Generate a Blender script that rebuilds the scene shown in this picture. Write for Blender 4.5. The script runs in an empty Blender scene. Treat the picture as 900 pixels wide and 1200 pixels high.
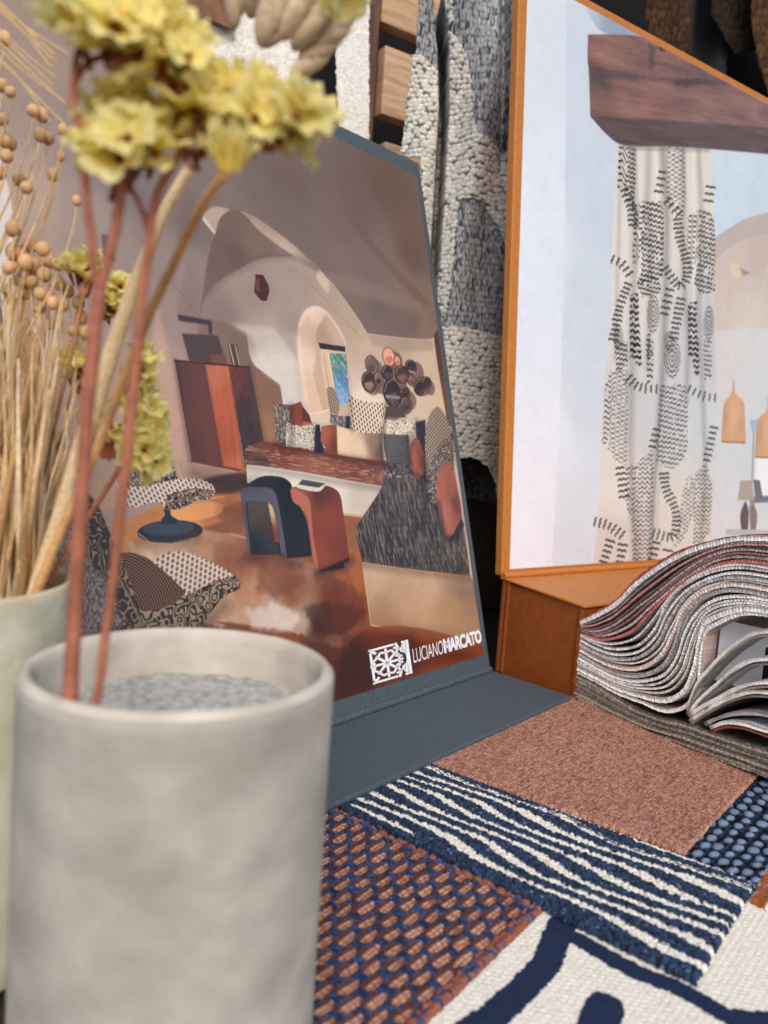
import bpy, math, random
import numpy as np
from mathutils import Matrix, Vector
random.seed(7); rng = np.random.default_rng(7)
scene = bpy.context.scene
COL = scene.collection

# ------------------------------------------------------------------ survey of the photograph
# The photo was measured once (vanishing points -> focal length, horizon); points read off it are
# intersected with the real plane they lie on (table, board, box side) to get metres.
F = 880.0; EYE = 0.19
_u = np.array([.068, 1., 100/F]); _u /= np.linalg.norm(_u)
_fy = np.array([0, 0, -1.]) - _u*np.dot([0, 0, -1.], _u); _fy /= np.linalg.norm(_fy)
_fx = np.cross(_fy, _u)
RW = np.array([_fx, _fy, _u]); CAM = np.array([0, 0, EYE])
def ray(x, y): return RW @ np.array([(x-450)/F, -(y-600)/F, -1.])
def onplane(x, y, p0, n):
    d = ray(x, y); return CAM + d*(np.dot(np.array(p0)-CAM, n)/np.dot(d, n))
def ground(x, y, z=0.): return onplane(x, y, (0, 0, z), np.array([0, 0, 1.]))
def az(a): a = math.radians(a); return np.array([math.sin(a), math.cos(a), 0.])
def at(x, y, d): return CAM + ray(x, y)*d          # point d metres in front of the lens
def planecoords(pts, p0, a, b):
    n = np.cross(a, b); out = []
    for x, y in pts:
        q = onplane(x, y, p0, n) - p0; out.append((np.dot(q, a), np.dot(q, b)))
    return np.array(out)

# ------------------------------------------------------------------ materials
def lin(c):
    c = np.asarray(c, float)/255.
    return np.where(c <= .04045, c/12.92, ((c+.055)/1.055)**2.4)
def rgba(c): l = lin(c); return (float(l[0]), float(l[1]), float(l[2]), 1.)
def new_mat(name, rough=.7, spec=.3):
    m = bpy.data.materials.new(name); m.use_nodes = True
    nt = m.node_tree; b = nt.nodes['Principled BSDF']
    b.inputs['Roughness'].default_value = rough
    b.inputs['Specular IOR Level'].default_value = spec
    return m, nt, b
def noise_mat(name, c1, c2, scale=60, rough=.7, spec=.3, bump=0., bscale=None, detail=5, stretch=(1, 1, 1), c3=None, lo=.35, hi=.65, bdist=.001, wrough=False):
    m, nt, b = new_mat(name, rough, spec); N = nt.nodes; L = nt.links
    tc = N.new('ShaderNodeTexCoord'); mp = N.new('ShaderNodeMapping'); mp.inputs['Scale'].default_value = stretch
    L.new(tc.outputs['Object'], mp.inputs['Vector'])
    nz = N.new('ShaderNodeTexNoise'); nz.inputs['Scale'].default_value = scale; nz.inputs['Detail'].default_value = detail
    L.new(mp.outputs[0], nz.inputs['Vector'])
    cr = N.new('ShaderNodeValToRGB'); cr.color_ramp.elements[0].position = lo; cr.color_ramp.elements[1].position = hi
    cr.color_ramp.elements[0].color = rgba(c1); cr.color_ramp.elements[1].color = rgba(c2)
    if c3 is not None:
        e = cr.color_ramp.elements.new((lo+hi)/2); e.color = rgba(c3)
    L.new(nz.outputs['Fac'], cr.inputs[0]); L.new(cr.outputs[0], b.inputs['Base Color'])
    if bump:
        n2 = N.new('ShaderNodeTexNoise'); n2.inputs['Scale'].default_value = bscale or scale*6; n2.inputs['Detail'].default_value = 4
        L.new(mp.outputs[0], n2.inputs['Vector'])
        bp = N.new('ShaderNodeBump'); bp.inputs['Strength'].default_value = bump; bp.inputs['Distance'].default_value = bdist
        L.new(n2.outputs['Fac'], bp.inputs['Height']); L.new(bp.outputs[0], b.inputs['Normal'])
    return m
def attr_mat(name, rough=.85, spec=.15, fuzz=0.12, fscale=900, bump=.3, sheen=0., transl=0.):
    """colour from the mesh's own 'tint' attribute (yarn colours, with shade between knots painted in), broken up by fine noise"""
    m, nt, b = new_mat(name, rough, spec); N = nt.nodes; L = nt.links
    a = N.new('ShaderNodeAttribute'); a.attribute_name = 'tint'
    tc = N.new('ShaderNodeTexCoord')
    nz = N.new('ShaderNodeTexNoise'); nz.inputs['Scale'].default_value = fscale; nz.inputs['Detail'].default_value = 3
    L.new(tc.outputs['Object'], nz.inputs['Vector'])
    mr = N.new('ShaderNodeMapRange'); mr.inputs[1].default_value = .3; mr.inputs[2].default_value = .7
    mr.inputs[3].default_value = 1-fuzz*1.6; mr.inputs[4].default_value = 1+fuzz
    L.new(nz.outputs['Fac'], mr.inputs[0])
    vm = N.new('ShaderNodeVectorMath'); vm.operation = 'SCALE'
    L.new(a.outputs['Color'], vm.inputs[0]); L.new(mr.outputs[0], vm.inputs['Scale'])
    L.new(vm.outputs[0], b.inputs['Base Color'])
    if bump:
        bp = N.new('ShaderNodeBump'); bp.inputs['Strength'].default_value = bump; bp.inputs['Distance'].default_value = .0005
        L.new(nz.outputs['Fac'], bp.inputs['Height']); L.new(bp.outputs[0], b.inputs['Normal'])
    if sheen: b.inputs['Sheen Weight'].default_value = sheen
    if transl:
        t = N.new('ShaderNodeBsdfTranslucent'); L.new(vm.outputs[0], t.inputs[0])
        mx = N.new('ShaderNodeMixShader'); mx.inputs[0].default_value = transl
        L.new(b.outputs[0], mx.inputs[1]); L.new(t.outputs[0], mx.inputs[2])
        L.new(mx.outputs[0], N['Material Output'].inputs['Surface'])
    return m
M_fab = attr_mat('woven_yarn')
M_yarn = attr_mat('thick_yarn', fuzz=.22, fscale=1400, bump=.5)
M_dry = attr_mat('dried_plant', rough=.7, spec=.25, fuzz=.12, fscale=500, bump=.3, transl=.25)
M_petal = attr_mat('papery_petal', rough=.75, spec=.15, fuzz=.03, fscale=300, bump=.1, transl=.46)

# ------------------------------------------------------------------ objects
def tag(o, label=None, cat=None, group=None, kind=None):
    if label: o['label'] = label
    if cat: o['category'] = cat
    if group: o['group'] = group
    if kind: o['kind'] = kind
    return o
def thing(name, label, cat, loc=(0, 0, 0), group=None):
    o = bpy.data.objects.new(name, None); COL.objects.link(o); o.location = Vector(loc); o.empty_display_size = .02
    return tag(o, label, cat, group)
def link(name, me, mat, parent=None):
    o = bpy.data.objects.new(name, me); COL.objects.link(o)
    if mat is not None and len(me.materials) == 0: me.materials.append(mat)
    if parent is not None:
        o.parent = parent; o.location = -parent.location
    return o
def mesh_np(name, V, Fq, tint=None, smooth=True, uv=None):
    V = np.asarray(V, np.float32); Fq = np.asarray(Fq, np.int32); k = Fq.shape[1]
    me = bpy.data.meshes.new(name)
    me.vertices.add(len(V)); me.vertices.foreach_set('co', V.ravel())
    me.loops.add(Fq.size); me.loops.foreach_set('vertex_index', Fq.ravel())
    me.polygons.add(len(Fq)); me.polygons.foreach_set('loop_start', np.arange(0, Fq.size, k, dtype=np.int32))
    me.polygons.foreach_set('use_smooth', np.full(len(Fq), smooth))
    me.update(calc_edges=True)
    if tint is not None:
        a = me.color_attributes.new('tint', 'FLOAT_COLOR', 'POINT')
        t = np.ones((len(V), 4), np.float32); t[:, :3] = tint; a.data.foreach_set('color', t.ravel())
    if uv is not None:
        l = me.uv_layers.new(name='print'); l.data.foreach_set('uv', np.asarray(uv, np.float32)[Fq.ravel()].ravel())
    return me
def grid_faces(n, m, wrap=False):
    i = np.arange(n-1)[:, None]*m; j = np.arange(m-1 if not wrap else m)[None, :]
    j2 = (j+1) % m
    return np.stack([i+j, i+j2, i+m+j2, i+m+j], -1).reshape(-1, 4)
class MB:
    """collects pieces (verts, quads, tint) into one mesh"""
    def __init__(s): s.V = []; s.F = []; s.T = []; s.n = 0
    def add(s, V, Fq, t=(1, 1, 1)):
        V = np.asarray(V, float); Fq = np.asarray(Fq)
        if Fq.shape[1] == 3: Fq = np.concatenate([Fq, Fq[:, 2:3]], 1)
        s.V.append(V); s.F.append(Fq+s.n); s.n += len(V)
        t = np.asarray(t, float); s.T.append(np.broadcast_to(t, (len(V), 3)) if t.ndim == 1 else t)
    def box(s, o, a, b, c, t=(1, 1, 1)):
        o, a, b, c = [np.asarray(q, float) for q in (o, a, b, c)]
        V = [o, o+a, o+a+b, o+b, o+c, o+a+c, o+a+b+c, o+b+c]
        s.add(V, [(0, 3, 2, 1), (4, 5, 6, 7), (0, 1, 5, 4), (1, 2, 6, 5), (2, 3, 7, 6), (3, 0, 4, 7)], t)
    def tube(s, P, r, t=(1, 1, 1), k=8, flat=1.):
        P = np.asarray(P, float); n = len(P); r = np.broadcast_to(np.asarray(r, float), (n,))
        T = np.gradient(P, axis=0); T /= np.linalg.norm(T, axis=1)[:, None]+1e-12
        ref = np.array([.31, .87, .38]); A = np.cross(T, ref); A /= np.linalg.norm(A, axis=1)[:, None]
        B = np.cross(T, A); th = np.linspace(0, 2*np.pi, k, endpoint=False)
        V = P[:, None] + r[:, None, None]*(np.cos(th)[None, :, None]*A[:, None]*1. + flat*np.sin(th)[None, :, None]*B[:, None])
        tt = np.asarray(t, float)
        if tt.ndim == 2: tt = np.repeat(tt, k, 0)
        s.add(V.reshape(-1, 3), grid_faces(n, k, True), tt)
        for e, idx in ((0, range(k-1, -1, -1)), (n-1, range(k))):
            c = V[e].mean(0); vv = np.vstack([V[e], c]); f = [(i, (i+1) % k, k, k) for i in range(k)]
            s.add(vv, f if e else [(b_, a_, c_, d_) for a_, b_, c_, d_ in f], t if tt.ndim == 1 else tt[e*k if e else 0])
    def ell(s, c, ax, t=(1, 1, 1), nu=10, nv=7):
        """ellipsoid, ax = 3x3 semi axes rows"""
        th = np.linspace(0, 2*np.pi, nu, endpoint=False); ph = np.linspace(0.02, np.pi-.02, nv)
        P = np.stack([np.sin(ph)[:, None]*np.cos(th), np.sin(ph)[:, None]*np.sin(th), np.cos(ph)[:, None]*np.ones(nu)], -1)
        s.add((P.reshape(-1, 3) @ np.asarray(ax)) + c, grid_faces(nv, nu, True), t)
    def build(s, name, mat, parent=None, smooth=True):
        V = np.vstack(s.V); Fq = np.vstack(s.F); T = np.vstack(s.T)
        off = np.array(parent.location) if parent is not None else 0
        me = bpy.data.meshes.new(name)
        faces = [tuple(dict.fromkeys(f)) for f in Fq.tolist()]
        me.from_pydata((V).tolist(), [], [f for f in faces if len(f) > 2]); me.update()
        me.polygons.foreach_set('use_smooth', [smooth]*len(me.polygons))
        a = me.color_attributes.new('tint', 'FLOAT_COLOR', 'POINT')
        t = np.ones((len(V), 4), np.float32); t[:, :3] = T; a.data.foreach_set('color', t.ravel())
        return link(name, me, mat, parent)
def spline(P, n):
    """Catmull-Rom resample"""
    P = np.asarray(P, float); Q = np.vstack([2*P[0]-P[1], P, 2*P[-1]-P[-2]])
    seg = np.linalg.norm(np.diff(P, axis=0), axis=1); cum = np.r_[0, np.cumsum(seg)]
    out = []
    for s in np.linspace(0, cum[-1]*.999999, n):
        i = min(np.searchsorted(cum, s, 'right')-1, len(P)-2); t = (s-cum[i])/(seg[i]+1e-12)
        p0, p1, p2, p3 = Q[i], Q[i+1], Q[i+2], Q[i+3]
        out.append(.5*((2*p1)+(-p0+p2)*t+(2*p0-5*p1+4*p2-p3)*t*t+(-p0+3*p1-3*p2+p3)*t**3))
    return np.array(out)
def lathe(name, prof, c, mat, parent=None, k=96, wob=0.):
    prof = spline(prof, 90) if len(prof) > 3 else np.array(prof)
    th = np.linspace(0, 2*np.pi, k, endpoint=False)
    r = prof[:, 0][:, None]*(1+wob*np.sin(3*th+1)[None, :])
    V = np.stack([c[0]+r*np.cos(th), c[1]+r*np.sin(th), c[2]+prof[:, 1][:, None]*np.ones(k)], -1).reshape(-1, 3)
    return link(name, mesh_np(name, V, grid_faces(len(prof), k, True)), mat, parent)

# numpy texture helpers
def hash2(i, j, s=0):
    h = np.sin(i*127.1+j*311.7+s*74.7)*43758.5453; return h-np.floor(h)
def vnoise(x, y, s=0):
    i = np.floor(x); j = np.floor(y); f = x-i; g = y-j; f = f*f*(3-2*f); g = g*g*(3-2*g)
    return (hash2(i, j, s)*(1-f)+hash2(i+1, j, s)*f)*(1-g)+(hash2(i, j+1, s)*(1-f)+hash2(i+1, j+1, s)*f)*g
def fbm(x, y, s=0, o=4):
    r = 0; a = .5
    for k in range(o): r = r+a*vnoise(x*2**k, y*2**k, s+k*3); a *= .5
    return r/(1-.5**o)
def bumps(u, v, cu, cv, jit=.35, rad=.62, s=0, stag=.5):
    """field of rounded knots; returns height 0..1 and a random id"""
    U = u/cu; Vv = v/cv; j0 = np.floor(Vv); best = np.zeros_like(U); idd = np.zeros_like(U)
    for dj in (-1, 0, 1):
        j = j0+dj; off = stag*(np.mod(j, 2)); i0 = np.floor(U-off)
        for di in (-1, 0, 1):
            i = i0+di
            cx = i+.5+off+jit*(hash2(i, j, s)-.5); cy = j+.5+jit*(hash2(i, j, s+1)-.5)
            rr = rad*(.85+.3*hash2(i, j, s+2))
            d2 = ((U-cx)**2+(Vv-cy)**2)/rr**2; h = np.sqrt(np.clip(1-d2, 0, 1))
            m = h > best; best = np.where(m, h, best); idd = np.where(m, hash2(i, j, s+5), idd)
    return best, idd
def inpoly(X, Y, P):
    ins = np.zeros(X.shape, bool); P = np.asarray(P); n = len(P)
    for k in range(n):
        x1, y1 = P[k]; x2, y2 = P[(k+1) % n]
        if y1 == y2: continue
        c = ((y1 > Y) != (y2 > Y)); ins ^= c & (X < (x2-x1)*(Y-y1)/(y2-y1)+x1)
    return ins
def pathdist(X, Y, P):
    best = np.full(X.shape, 1e9); P = np.asarray(P, float)
    for k in range(len(P)-1):
        a = P[k]; b = P[k+1]; d = b-a; L2 = d@d+1e-15
        t = np.clip(((X-a[0])*d[0]+(Y-a[1])*d[1])/L2, 0, 1)
        best = np.minimum(best, np.hypot(X-a[0]-t*d[0], Y-a[1]-t*d[1]))
    return best

def rounded(P, k=5, lim=52):
    """curve a polygon through its vertices, keeping real corners sharp"""
    P = np.asarray(P, float); n = len(P); a = np.roll(P, 1, 0); b = np.roll(P, -1, 0); d1 = P-a; d2 = b-P
    an = np.degrees(np.abs(np.arctan2(d1[:, 0]*d2[:, 1]-d1[:, 1]*d2[:, 0], (d1*d2).sum(1))))
    T = (b-a)/2; out = []
    for i in range(n):
        j = (i+1) % n; seg = P[j]-P[i]; L = np.linalg.norm(seg)+1e-9
        t0 = T[i]/(np.linalg.norm(T[i])+1e-9)*L if an[i] < lim else seg
        t1 = T[j]/(np.linalg.norm(T[j])+1e-9)*L if an[j] < lim else seg
        for q in range(k):
            u = q/k; out.append((2*u**3-3*u*u+1)*P[i]+(u**3-2*u*u+u)*t0+(-2*u**3+3*u*u)*P[j]+(u**3-u*u)*t1)
    return np.array(out)
# ------------------------------------------------------------------ painter for the two printed sheets
class Sheet:
    def __init__(s, p0, a, b, u0, u1, v0, v1, res):
        s.p0, s.a, s.b = p0, a, b; s.u0, s.v0, s.res = u0, v0, res
        s.W = int((u1-u0)/res); s.Hh = int((v1-v0)/res)
        s.img = np.zeros((s.Hh, s.W, 3), np.float32)
        s.Yg, s.Xg = np.mgrid[0:s.Hh, 0:s.W].astype(np.float32)
    def P(s, pts):
        q = planecoords(pts, s.p0, s.a, s.b); return (q-[s.u0, s.v0])/s.res
    def field(s, samples):
        pts = s.P([p for p, c in samples]); cs = lin([c for p, c in samples])
        k = 12; gy, gx = np.mgrid[0:s.Hh+k:k, 0:s.W+k:k]
        w = 1/(((gx[..., None]-pts[:, 0])**2+(gy[..., None]-pts[:, 1])**2)**1.5+900)
        f = (w[..., None]*cs).sum(2)/w.sum(2)[..., None]
        y = s.Yg/k; x = s.Xg/k; i = y.astype(int); j = x.astype(int); fy = (y-i)[..., None]; fx = (x-j)[..., None]
        return ((f[i, j]*(1-fx)+f[i, j+1]*fx)*(1-fy)+(f[i+1, j]*(1-fx)+f[i+1, j+1]*fx)*fy).astype(np.float32)
    def mask(s, pts, soft=0, raw=False, wob=0.):
        P = s.P(pts) if not raw else np.asarray(pts)
        if not raw and len(P) >= 5: P = rounded(P)
        pad = int(soft*2)+3
        x0 = max(0, int(P[:, 0].min())-pad); x1 = min(s.W, int(P[:, 0].max())+pad+1)
        y0 = max(0, int(P[:, 1].min())-pad); y1 = min(s.Hh, int(P[:, 1].max())+pad+1)
        if x1 <= x0 or y1 <= y0: return None
        X = s.Xg[y0:y1, x0:x1]; Y = s.Yg[y0:y1, x0:x1]
        if wob: X = X+wob*(vnoise(X/9, Y/9, 3)-.5)*2; Y = Y+wob*(vnoise(X/9, Y/9, 8)-.5)*2
        m = inpoly(X, Y, P).astype(np.float32)
        if soft:
            for _ in range(3):
                r = max(1, int(soft*.6))
                for axis in (0, 1):
                    if m.shape[axis] <= 2*r+1: continue
                    pw = [(0, 0), (0, 0)]; pw[axis] = (r+1, r); c = np.cumsum(np.pad(m, pw, mode='edge'), axis)
                    n = m.shape[axis]; m = (np.take(c, np.arange(2*r+1, n+2*r+1), axis)-np.take(c, np.arange(0, n), axis))/(2*r+1)
        return m, (slice(y0, y1), slice(x0, x1))
    def fill(s, pts, col, soft=0, alpha=1., raw=False, wob=0., tex=None):
        r = s.mask(pts, soft, raw, wob)
        if r is None: return
        m, sl = r; m = m*alpha
        c = col[sl] if isinstance(col, np.ndarray) and col.ndim == 3 else lin(col)
        if tex is not None:
            t = tex(s.Xg[sl], s.Yg[sl])
            if isinstance(t, tuple):                     # (mask, other colour)
                c = c*(1-t[0][..., None])+lin(t[1])*t[0][..., None]
            else: c = c*t[..., None]
        s.img[sl] = s.img[sl]*(1-m[..., None])+c*m[..., None]
    def grad(s, pts, samples, **k): s.fill(pts, s.field(samples), **k)
    def line(s, pts, w, col, alpha=1., soft=1.):
        P = s.P(pts); x0 = max(0, int(P[:, 0].min()-w-4)); x1 = min(s.W, int(P[:, 0].max()+w+5)); y0 = max(0, int(P[:, 1].min()-w-4)); y1 = min(s.Hh, int(P[:, 1].max()+w+5))
        if x1 <= x0 or y1 <= y0: return
        d = pathdist(s.Xg[y0:y1, x0:x1], s.Yg[y0:y1, x0:x1], P); m = np.clip((w/2-d)/soft+.5, 0, 1)*alpha
        s.img[y0:y1, x0:x1] = s.img[y0:y1, x0:x1]*(1-m[..., None])+lin(col)*m[..., None]
    def ellipse(s, c, rx, ry, rot, col, **k):
        t = np.linspace(0, 2*np.pi, 28, endpoint=False); cr, sr = math.cos(math.radians(rot)), math.sin(math.radians(rot))
        x = rx*np.cos(t); y = ry*np.sin(t)
        s.fill([(c[0]+a*cr-b*sr, c[1]+a*sr+b*cr) for a, b in zip(x, y)], col, **k)
    def material(s, name, rough, spec, coat=0., tone_=(1., 1., 1.), gam=1.):
        g = s.img; g = (g+np.roll(g, 1, 0)+np.roll(g, -1, 0)+np.roll(g, 1, 1)+np.roll(g, -1, 1))/5     # printing is never pixel-sharp
        g = g*(1+.09*(fbm(s.Xg/42, s.Yg/42, 21, 4)-.5)+.07*(vnoise(s.Xg/2.3, s.Yg/2.3, 31)-.5)+.05*(vnoise(s.Xg/7, s.Yg/7, 37)-.5))[..., None]
        s.img = np.clip(g, 0, 1)**gam*np.array(tone_)
        im = bpy.data.images.new(name, s.W, s.Hh, float_buffer=True); im.colorspace_settings.name = 'Linear Rec.709'
        a = np.ones((s.Hh, s.W, 4), np.float32); a[..., :3] = np.clip(s.img, 0, 1)
        im.pixels.foreach_set(a.ravel()); im.update(); im.pack()
        m, nt, b = new_mat(name, rough, spec); N = nt.nodes; L = nt.links
        uv = N.new('ShaderNodeUVMap'); uv.uv_map = 'print'
        t = N.new('ShaderNodeTexImage'); t.image = im; t.extension = 'EXTEND'
        L.new(uv.outputs[0], t.inputs[0]); L.new(t.outputs[0], b.inputs['Base Color'])
        b.inputs['Coat Weight'].default_value = coat; b.inputs['Coat Roughness'].default_value = .12
        tc = N.new('ShaderNodeTexCoord'); nz = N.new('ShaderNodeTexNoise'); nz.inputs['Scale'].default_value = 7
        L.new(tc.outputs['Object'], nz.inputs['Vector'])
        bp = N.new('ShaderNodeBump'); bp.inputs['Strength'].default_value = .25; bp.inputs['Distance'].default_value = .004
        L.new(nz.outputs[0], bp.inputs['Height']); L.new(bp.outputs[0], b.inputs['Normal']); L.new(bp.outputs[0], b.inputs['Coat Normal'])
        return m
def Z(ox, oy, sc, pts): return [(ox+x/sc, oy+y/sc) for x, y in pts]   # enlarged crop -> photo

# ------------------------------------------------------------------ the planes the two boards stand in
PB0 = ground(574, 790, .006); PBa = az(41.9); PBn = az(41.9-90)
TL = math.radians(15.5); PBb = math.cos(TL)*np.array([0, 0, 1.])+math.sin(TL)*PBn      # display board, leaning back
BOXF = ground(672, 828); BOXd = az(146); LIDa = az(56)
LID0 = onplane(590, 675, BOXF, LIDa); LT = math.radians(4.6)
LIDb = math.cos(LT)*np.array([0, 0, 1.])+math.sin(LT)*az(56-90)

# ---- print 1: the vaulted living room on the display board
A = Sheet(PB0, PBa, PBb, -.338, -.005, .0158, .401, .00027)
full = [(q[0], q[1]) for q in [(-99, -99)]]
allp = [(0, 0), (A.W, 0), (A.W, A.Hh), (0, A.Hh)]
A.fill(allp, A.field([((40, 60), (160, 143, 130)), ((30, 230), (178, 160, 145)), ((100, 250), (160, 145, 138)), ((130, 200), (140, 130, 128)), ((170, 230), (128, 118, 115)),
    ((340, 220), (116, 99, 91)), ((450, 220), (108, 92, 84)), ((480, 300), (112, 95, 88)), ((420, 240), (114, 97, 89)), ((400, 300), (128, 111, 102)), ((400, 270), (120, 103, 96)),
    ((340, 250), (120, 106, 98)), ((450, 300), (126, 109, 100)), ((420, 345), (130, 113, 104)), ((470, 330), (132, 116, 106)), ((505, 350), (134, 118, 108)), ((440, 362), (118, 102, 97)),
    ((480, 378), (120, 103, 98)), ((430, 385), (126, 110, 104)), ((500, 392), (138, 120, 110)), ((200, 300), (150, 136, 130)), ((215, 260), (120, 108, 102)), ((180, 420), (176, 150, 138)),
    ((190, 370), (158, 140, 134)), ((150, 500), (184, 155, 138)), ((100, 560), (186, 158, 140)), ((230, 350), (146, 128, 122)), ((60, 420), (175, 155, 140)), ((200, 500), (184, 152, 134)), ((215, 330), (150, 134, 128))]), raw=True)
# left wall folds
A.fill([(215, 215), (200, 300), (185, 420), (200, 520), (175, 560), (150, 420), (165, 300)], (150, 130, 124), soft=16, alpha=.45)
A.fill([(220, 300), (235, 340), (228, 372), (205, 372)], (140, 120, 113), soft=8, alpha=.6)
A.fill([(180, 340), (200, 430), (215, 540), (190, 545), (178, 440)], (200, 168, 150), soft=8, alpha=.55)
# the lit wall behind everything
wall = [(233, 372), (238, 350), (244, 340), (258, 329), (280, 316), (304, 304), (331, 301), (349, 303), (371, 316), (390, 334), (406, 356), (420, 376), (429, 391), (470, 396), (506, 397), (511, 388), (520, 420), (532, 500), (540, 560), (440, 560), (320, 540), (250, 430), (232, 400)]
A.grad(wall, [((260, 370), (142, 124, 118)), ((300, 340), (158, 142, 133)), ((350, 325), (166, 150, 140)), ((300, 400), (168, 155, 148)), ((305, 430), (208, 200, 194)), ((335, 430), (206, 198, 190)), ((340, 400), (178, 166, 156)),
    ((340, 380), (162, 147, 138)), ((390, 345), (176, 158, 144)), ((410, 380), (182, 162, 144)), ((430, 410), (196, 176, 156)), ((500, 420), (200, 182, 162)), ((430, 480), (228, 212, 192)), ((470, 400), (186, 166, 148)),
    ((505, 480), (206, 188, 166)), ((240, 400), (140, 120, 112)), ((320, 470), (212, 204, 198)), ((265, 400), (145, 125, 115))])
A.fill([(430, 392), (470, 397), (506, 398), (507, 412), (460, 412), (436, 405)], (168, 148, 132), soft=5, alpha=.7)
# dark inner band of the vault and its lit rim
A.grad([(268, 247), (258, 255), (251, 273), (243, 304), (238, 335), (233, 372), (244, 342), (258, 328), (280, 315), (304, 303), (331, 300), (349, 302), (372, 316), (340, 294), (318, 276), (297, 258), (280, 248)],
    [((265, 260), (120, 101, 92)), ((255, 300), (118, 98, 90)), ((300, 290), (128, 108, 98)), ((340, 300), (138, 120, 110)), ((240, 350), (124, 106, 98)), ((275, 300), (112, 92, 84))], soft=1)
A.grad([(279, 247), (300, 256), (322, 271), (345, 289), (362, 305), (375, 316), (378, 322), (360, 313), (338, 297), (318, 283), (300, 268), (290, 256)],
    [((300, 262), (176, 156, 142)), ((340, 292), (188, 170, 156)), ((370, 313), (160, 143, 132))], soft=1)
A.fill([(371, 316), (379, 322), (385, 335), (384, 345), (376, 336), (370, 326)], (200, 184, 168), soft=2)
A.fill([(237, 252), (252, 272), (258, 255), (270, 246), (250, 243)], (186, 168, 156), soft=3, alpha=.85)
A.fill([(238, 253), (252, 272), (251, 276), (236, 258)], (205, 192, 180), soft=1)
A.line([(371, 318), (390, 334), (406, 356), (420, 376), (429, 391)], 5, (196, 178, 160), .7, 3)
A.fill([(400, 250), (440, 300), (480, 345), (505, 372), (500, 352), (455, 305), (420, 262)], (110, 93, 86), soft=7, alpha=.5)
A.fill([(380, 320), (430, 330), (480, 350), (505, 360), (505, 372), (440, 352), (392, 340)], (146, 128, 117), soft=8, alpha=.5)
A.line([(200, 330), (233, 372)], 3, (110, 96, 92), .5, 3)
# wall lamp
A.fill([(299, 322), (308, 323), (315, 339), (312, 353), (306, 353), (297, 343)], (84, 50, 45)); A.line([(303, 326), (307, 350)], 2, (55, 32, 30)); A.line([(298, 323), (308, 324)], 2, (50, 30, 28)); A.fill([(299, 328), (303, 326), (304, 342), (299, 340)], (112, 72, 62), soft=1)
# shade cast on the wall left of the light
A.grad([(233, 372), (262, 378), (288, 390), (293, 420), (302, 433), (327, 452), (331, 480), (326, 530), (290, 530), (240, 430)],
    [((250, 400), (134, 114, 108)), ((285, 410), (128, 108, 98)), ((315, 460), (140, 106, 84)), ((315, 505), (158, 120, 92)), ((240, 430), (140, 118, 110))], soft=3)
A.line([(302, 433), (327, 452), (330, 472)], 2.5, (96, 68, 54), .8)
# niche and window
A.grad([(348, 398), (349, 380), (353, 369), (358, 363), (368, 359), (381, 364), (392, 377), (401, 394), (407, 412), (411, 435), (412, 480), (362, 486), (356, 462), (350, 427)],
    [((352, 380), (206, 182, 165)), ((358, 420), (224, 202, 182)), ((366, 365), (222, 200, 182)), ((366, 470), (218, 190, 166)), ((395, 380), (186, 162, 145)), ((372, 400), (198, 170, 148))], soft=1)
A.grad([(372, 405), (370, 392), (374, 380), (381, 372), (392, 379), (400, 392), (405, 408)], [((376, 395), (180, 152, 133)), ((395, 390), (196, 172, 154))], soft=2)
A.fill([(372, 405), (384, 478), (378, 484), (366, 440)], (196, 168, 146), soft=3, alpha=.8)
A.fill([(375, 410), (405, 414), (411, 476), (386, 482)], (214, 190, 162))
def leaves(X, Y): n2 = fbm(X/5+Y/14, Y/11, 5, 3); return (np.clip((n2-.5)*3, 0, 1)*.5, (225, 232, 238))
A.grad([(385, 414), (405, 415), (410, 474), (395, 477)], [((392, 425), (90, 140, 125)), ((402, 422), (84, 130, 104)), ((400, 445), (92, 134, 170)), ((398, 465), (132, 168, 205))], tex=leaves)
A.line([(384, 414), (394, 477)], 4, (225, 205, 180)); A.line([(379, 416), (388, 478)], 2.5, (178, 148, 120))
A.fill([(373, 402), (404, 407), (404, 413), (374, 409)], (58, 48, 46)); A.fill([(395, 474), (411, 473), (412, 486), (398, 488)], (196, 176, 155))
A.fill([(359, 485), (386, 480), (387, 497), (363, 493)], (214, 196, 178)); A.line([(359, 486), (386, 481)], 2, (232, 218, 204))
# cabinet corner
for q in ([(207, 369), (246, 376), (246, 382), (209, 377)], [(243, 376), (248, 377), (248, 394), (244, 392)]): A.fill(q, (74, 64, 68), soft=1)
A.grad([(212, 391), (255, 394), (261, 414), (266, 428), (221, 424)], [((220, 400), (84, 72, 74)), ((255, 420), (88, 70, 68))], soft=1)
A.fill([(246, 417), (264, 416), (265, 428), (247, 427)], (120, 84, 72), soft=1)
A.fill([(266, 403), (277, 404), (281, 430), (271, 430)], (96, 76, 64)); A.line([(268, 404), (274, 429)], 2, (212, 196, 178)); A.line([(275, 405), (280, 429)], 2, (200, 182, 160))
A.grad([(204, 423), (268, 428), (286, 553), (262, 549), (224, 541)], [((215, 440), (98, 66, 62)), ((240, 500), (104, 66, 58)), ((225, 530), (100, 64, 58))], tex=lambda X, Y: .9+.2*vnoise(X/3, Y/60, 4))
A.grad([(240, 428), (267, 429), (285, 551), (261, 547)], [((250, 440), (190, 116, 88)), ((262, 470), (180, 100, 70)), ((265, 530), (168, 90, 62)), ((275, 545), (190, 112, 82))], soft=1, tex=lambda X, Y: .88+.24*vnoise(X/4, Y/70, 6))
A.grad([(268, 428), (292, 431), (300, 470), (309, 522), (300, 528), (287, 553)], [((275, 440), (110, 64, 54)), ((285, 500), (72, 56, 58)), ((300, 450), (80, 62, 62))], tex=lambda X, Y: .7+.6*fbm(X/9, Y/18, 3))
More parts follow.
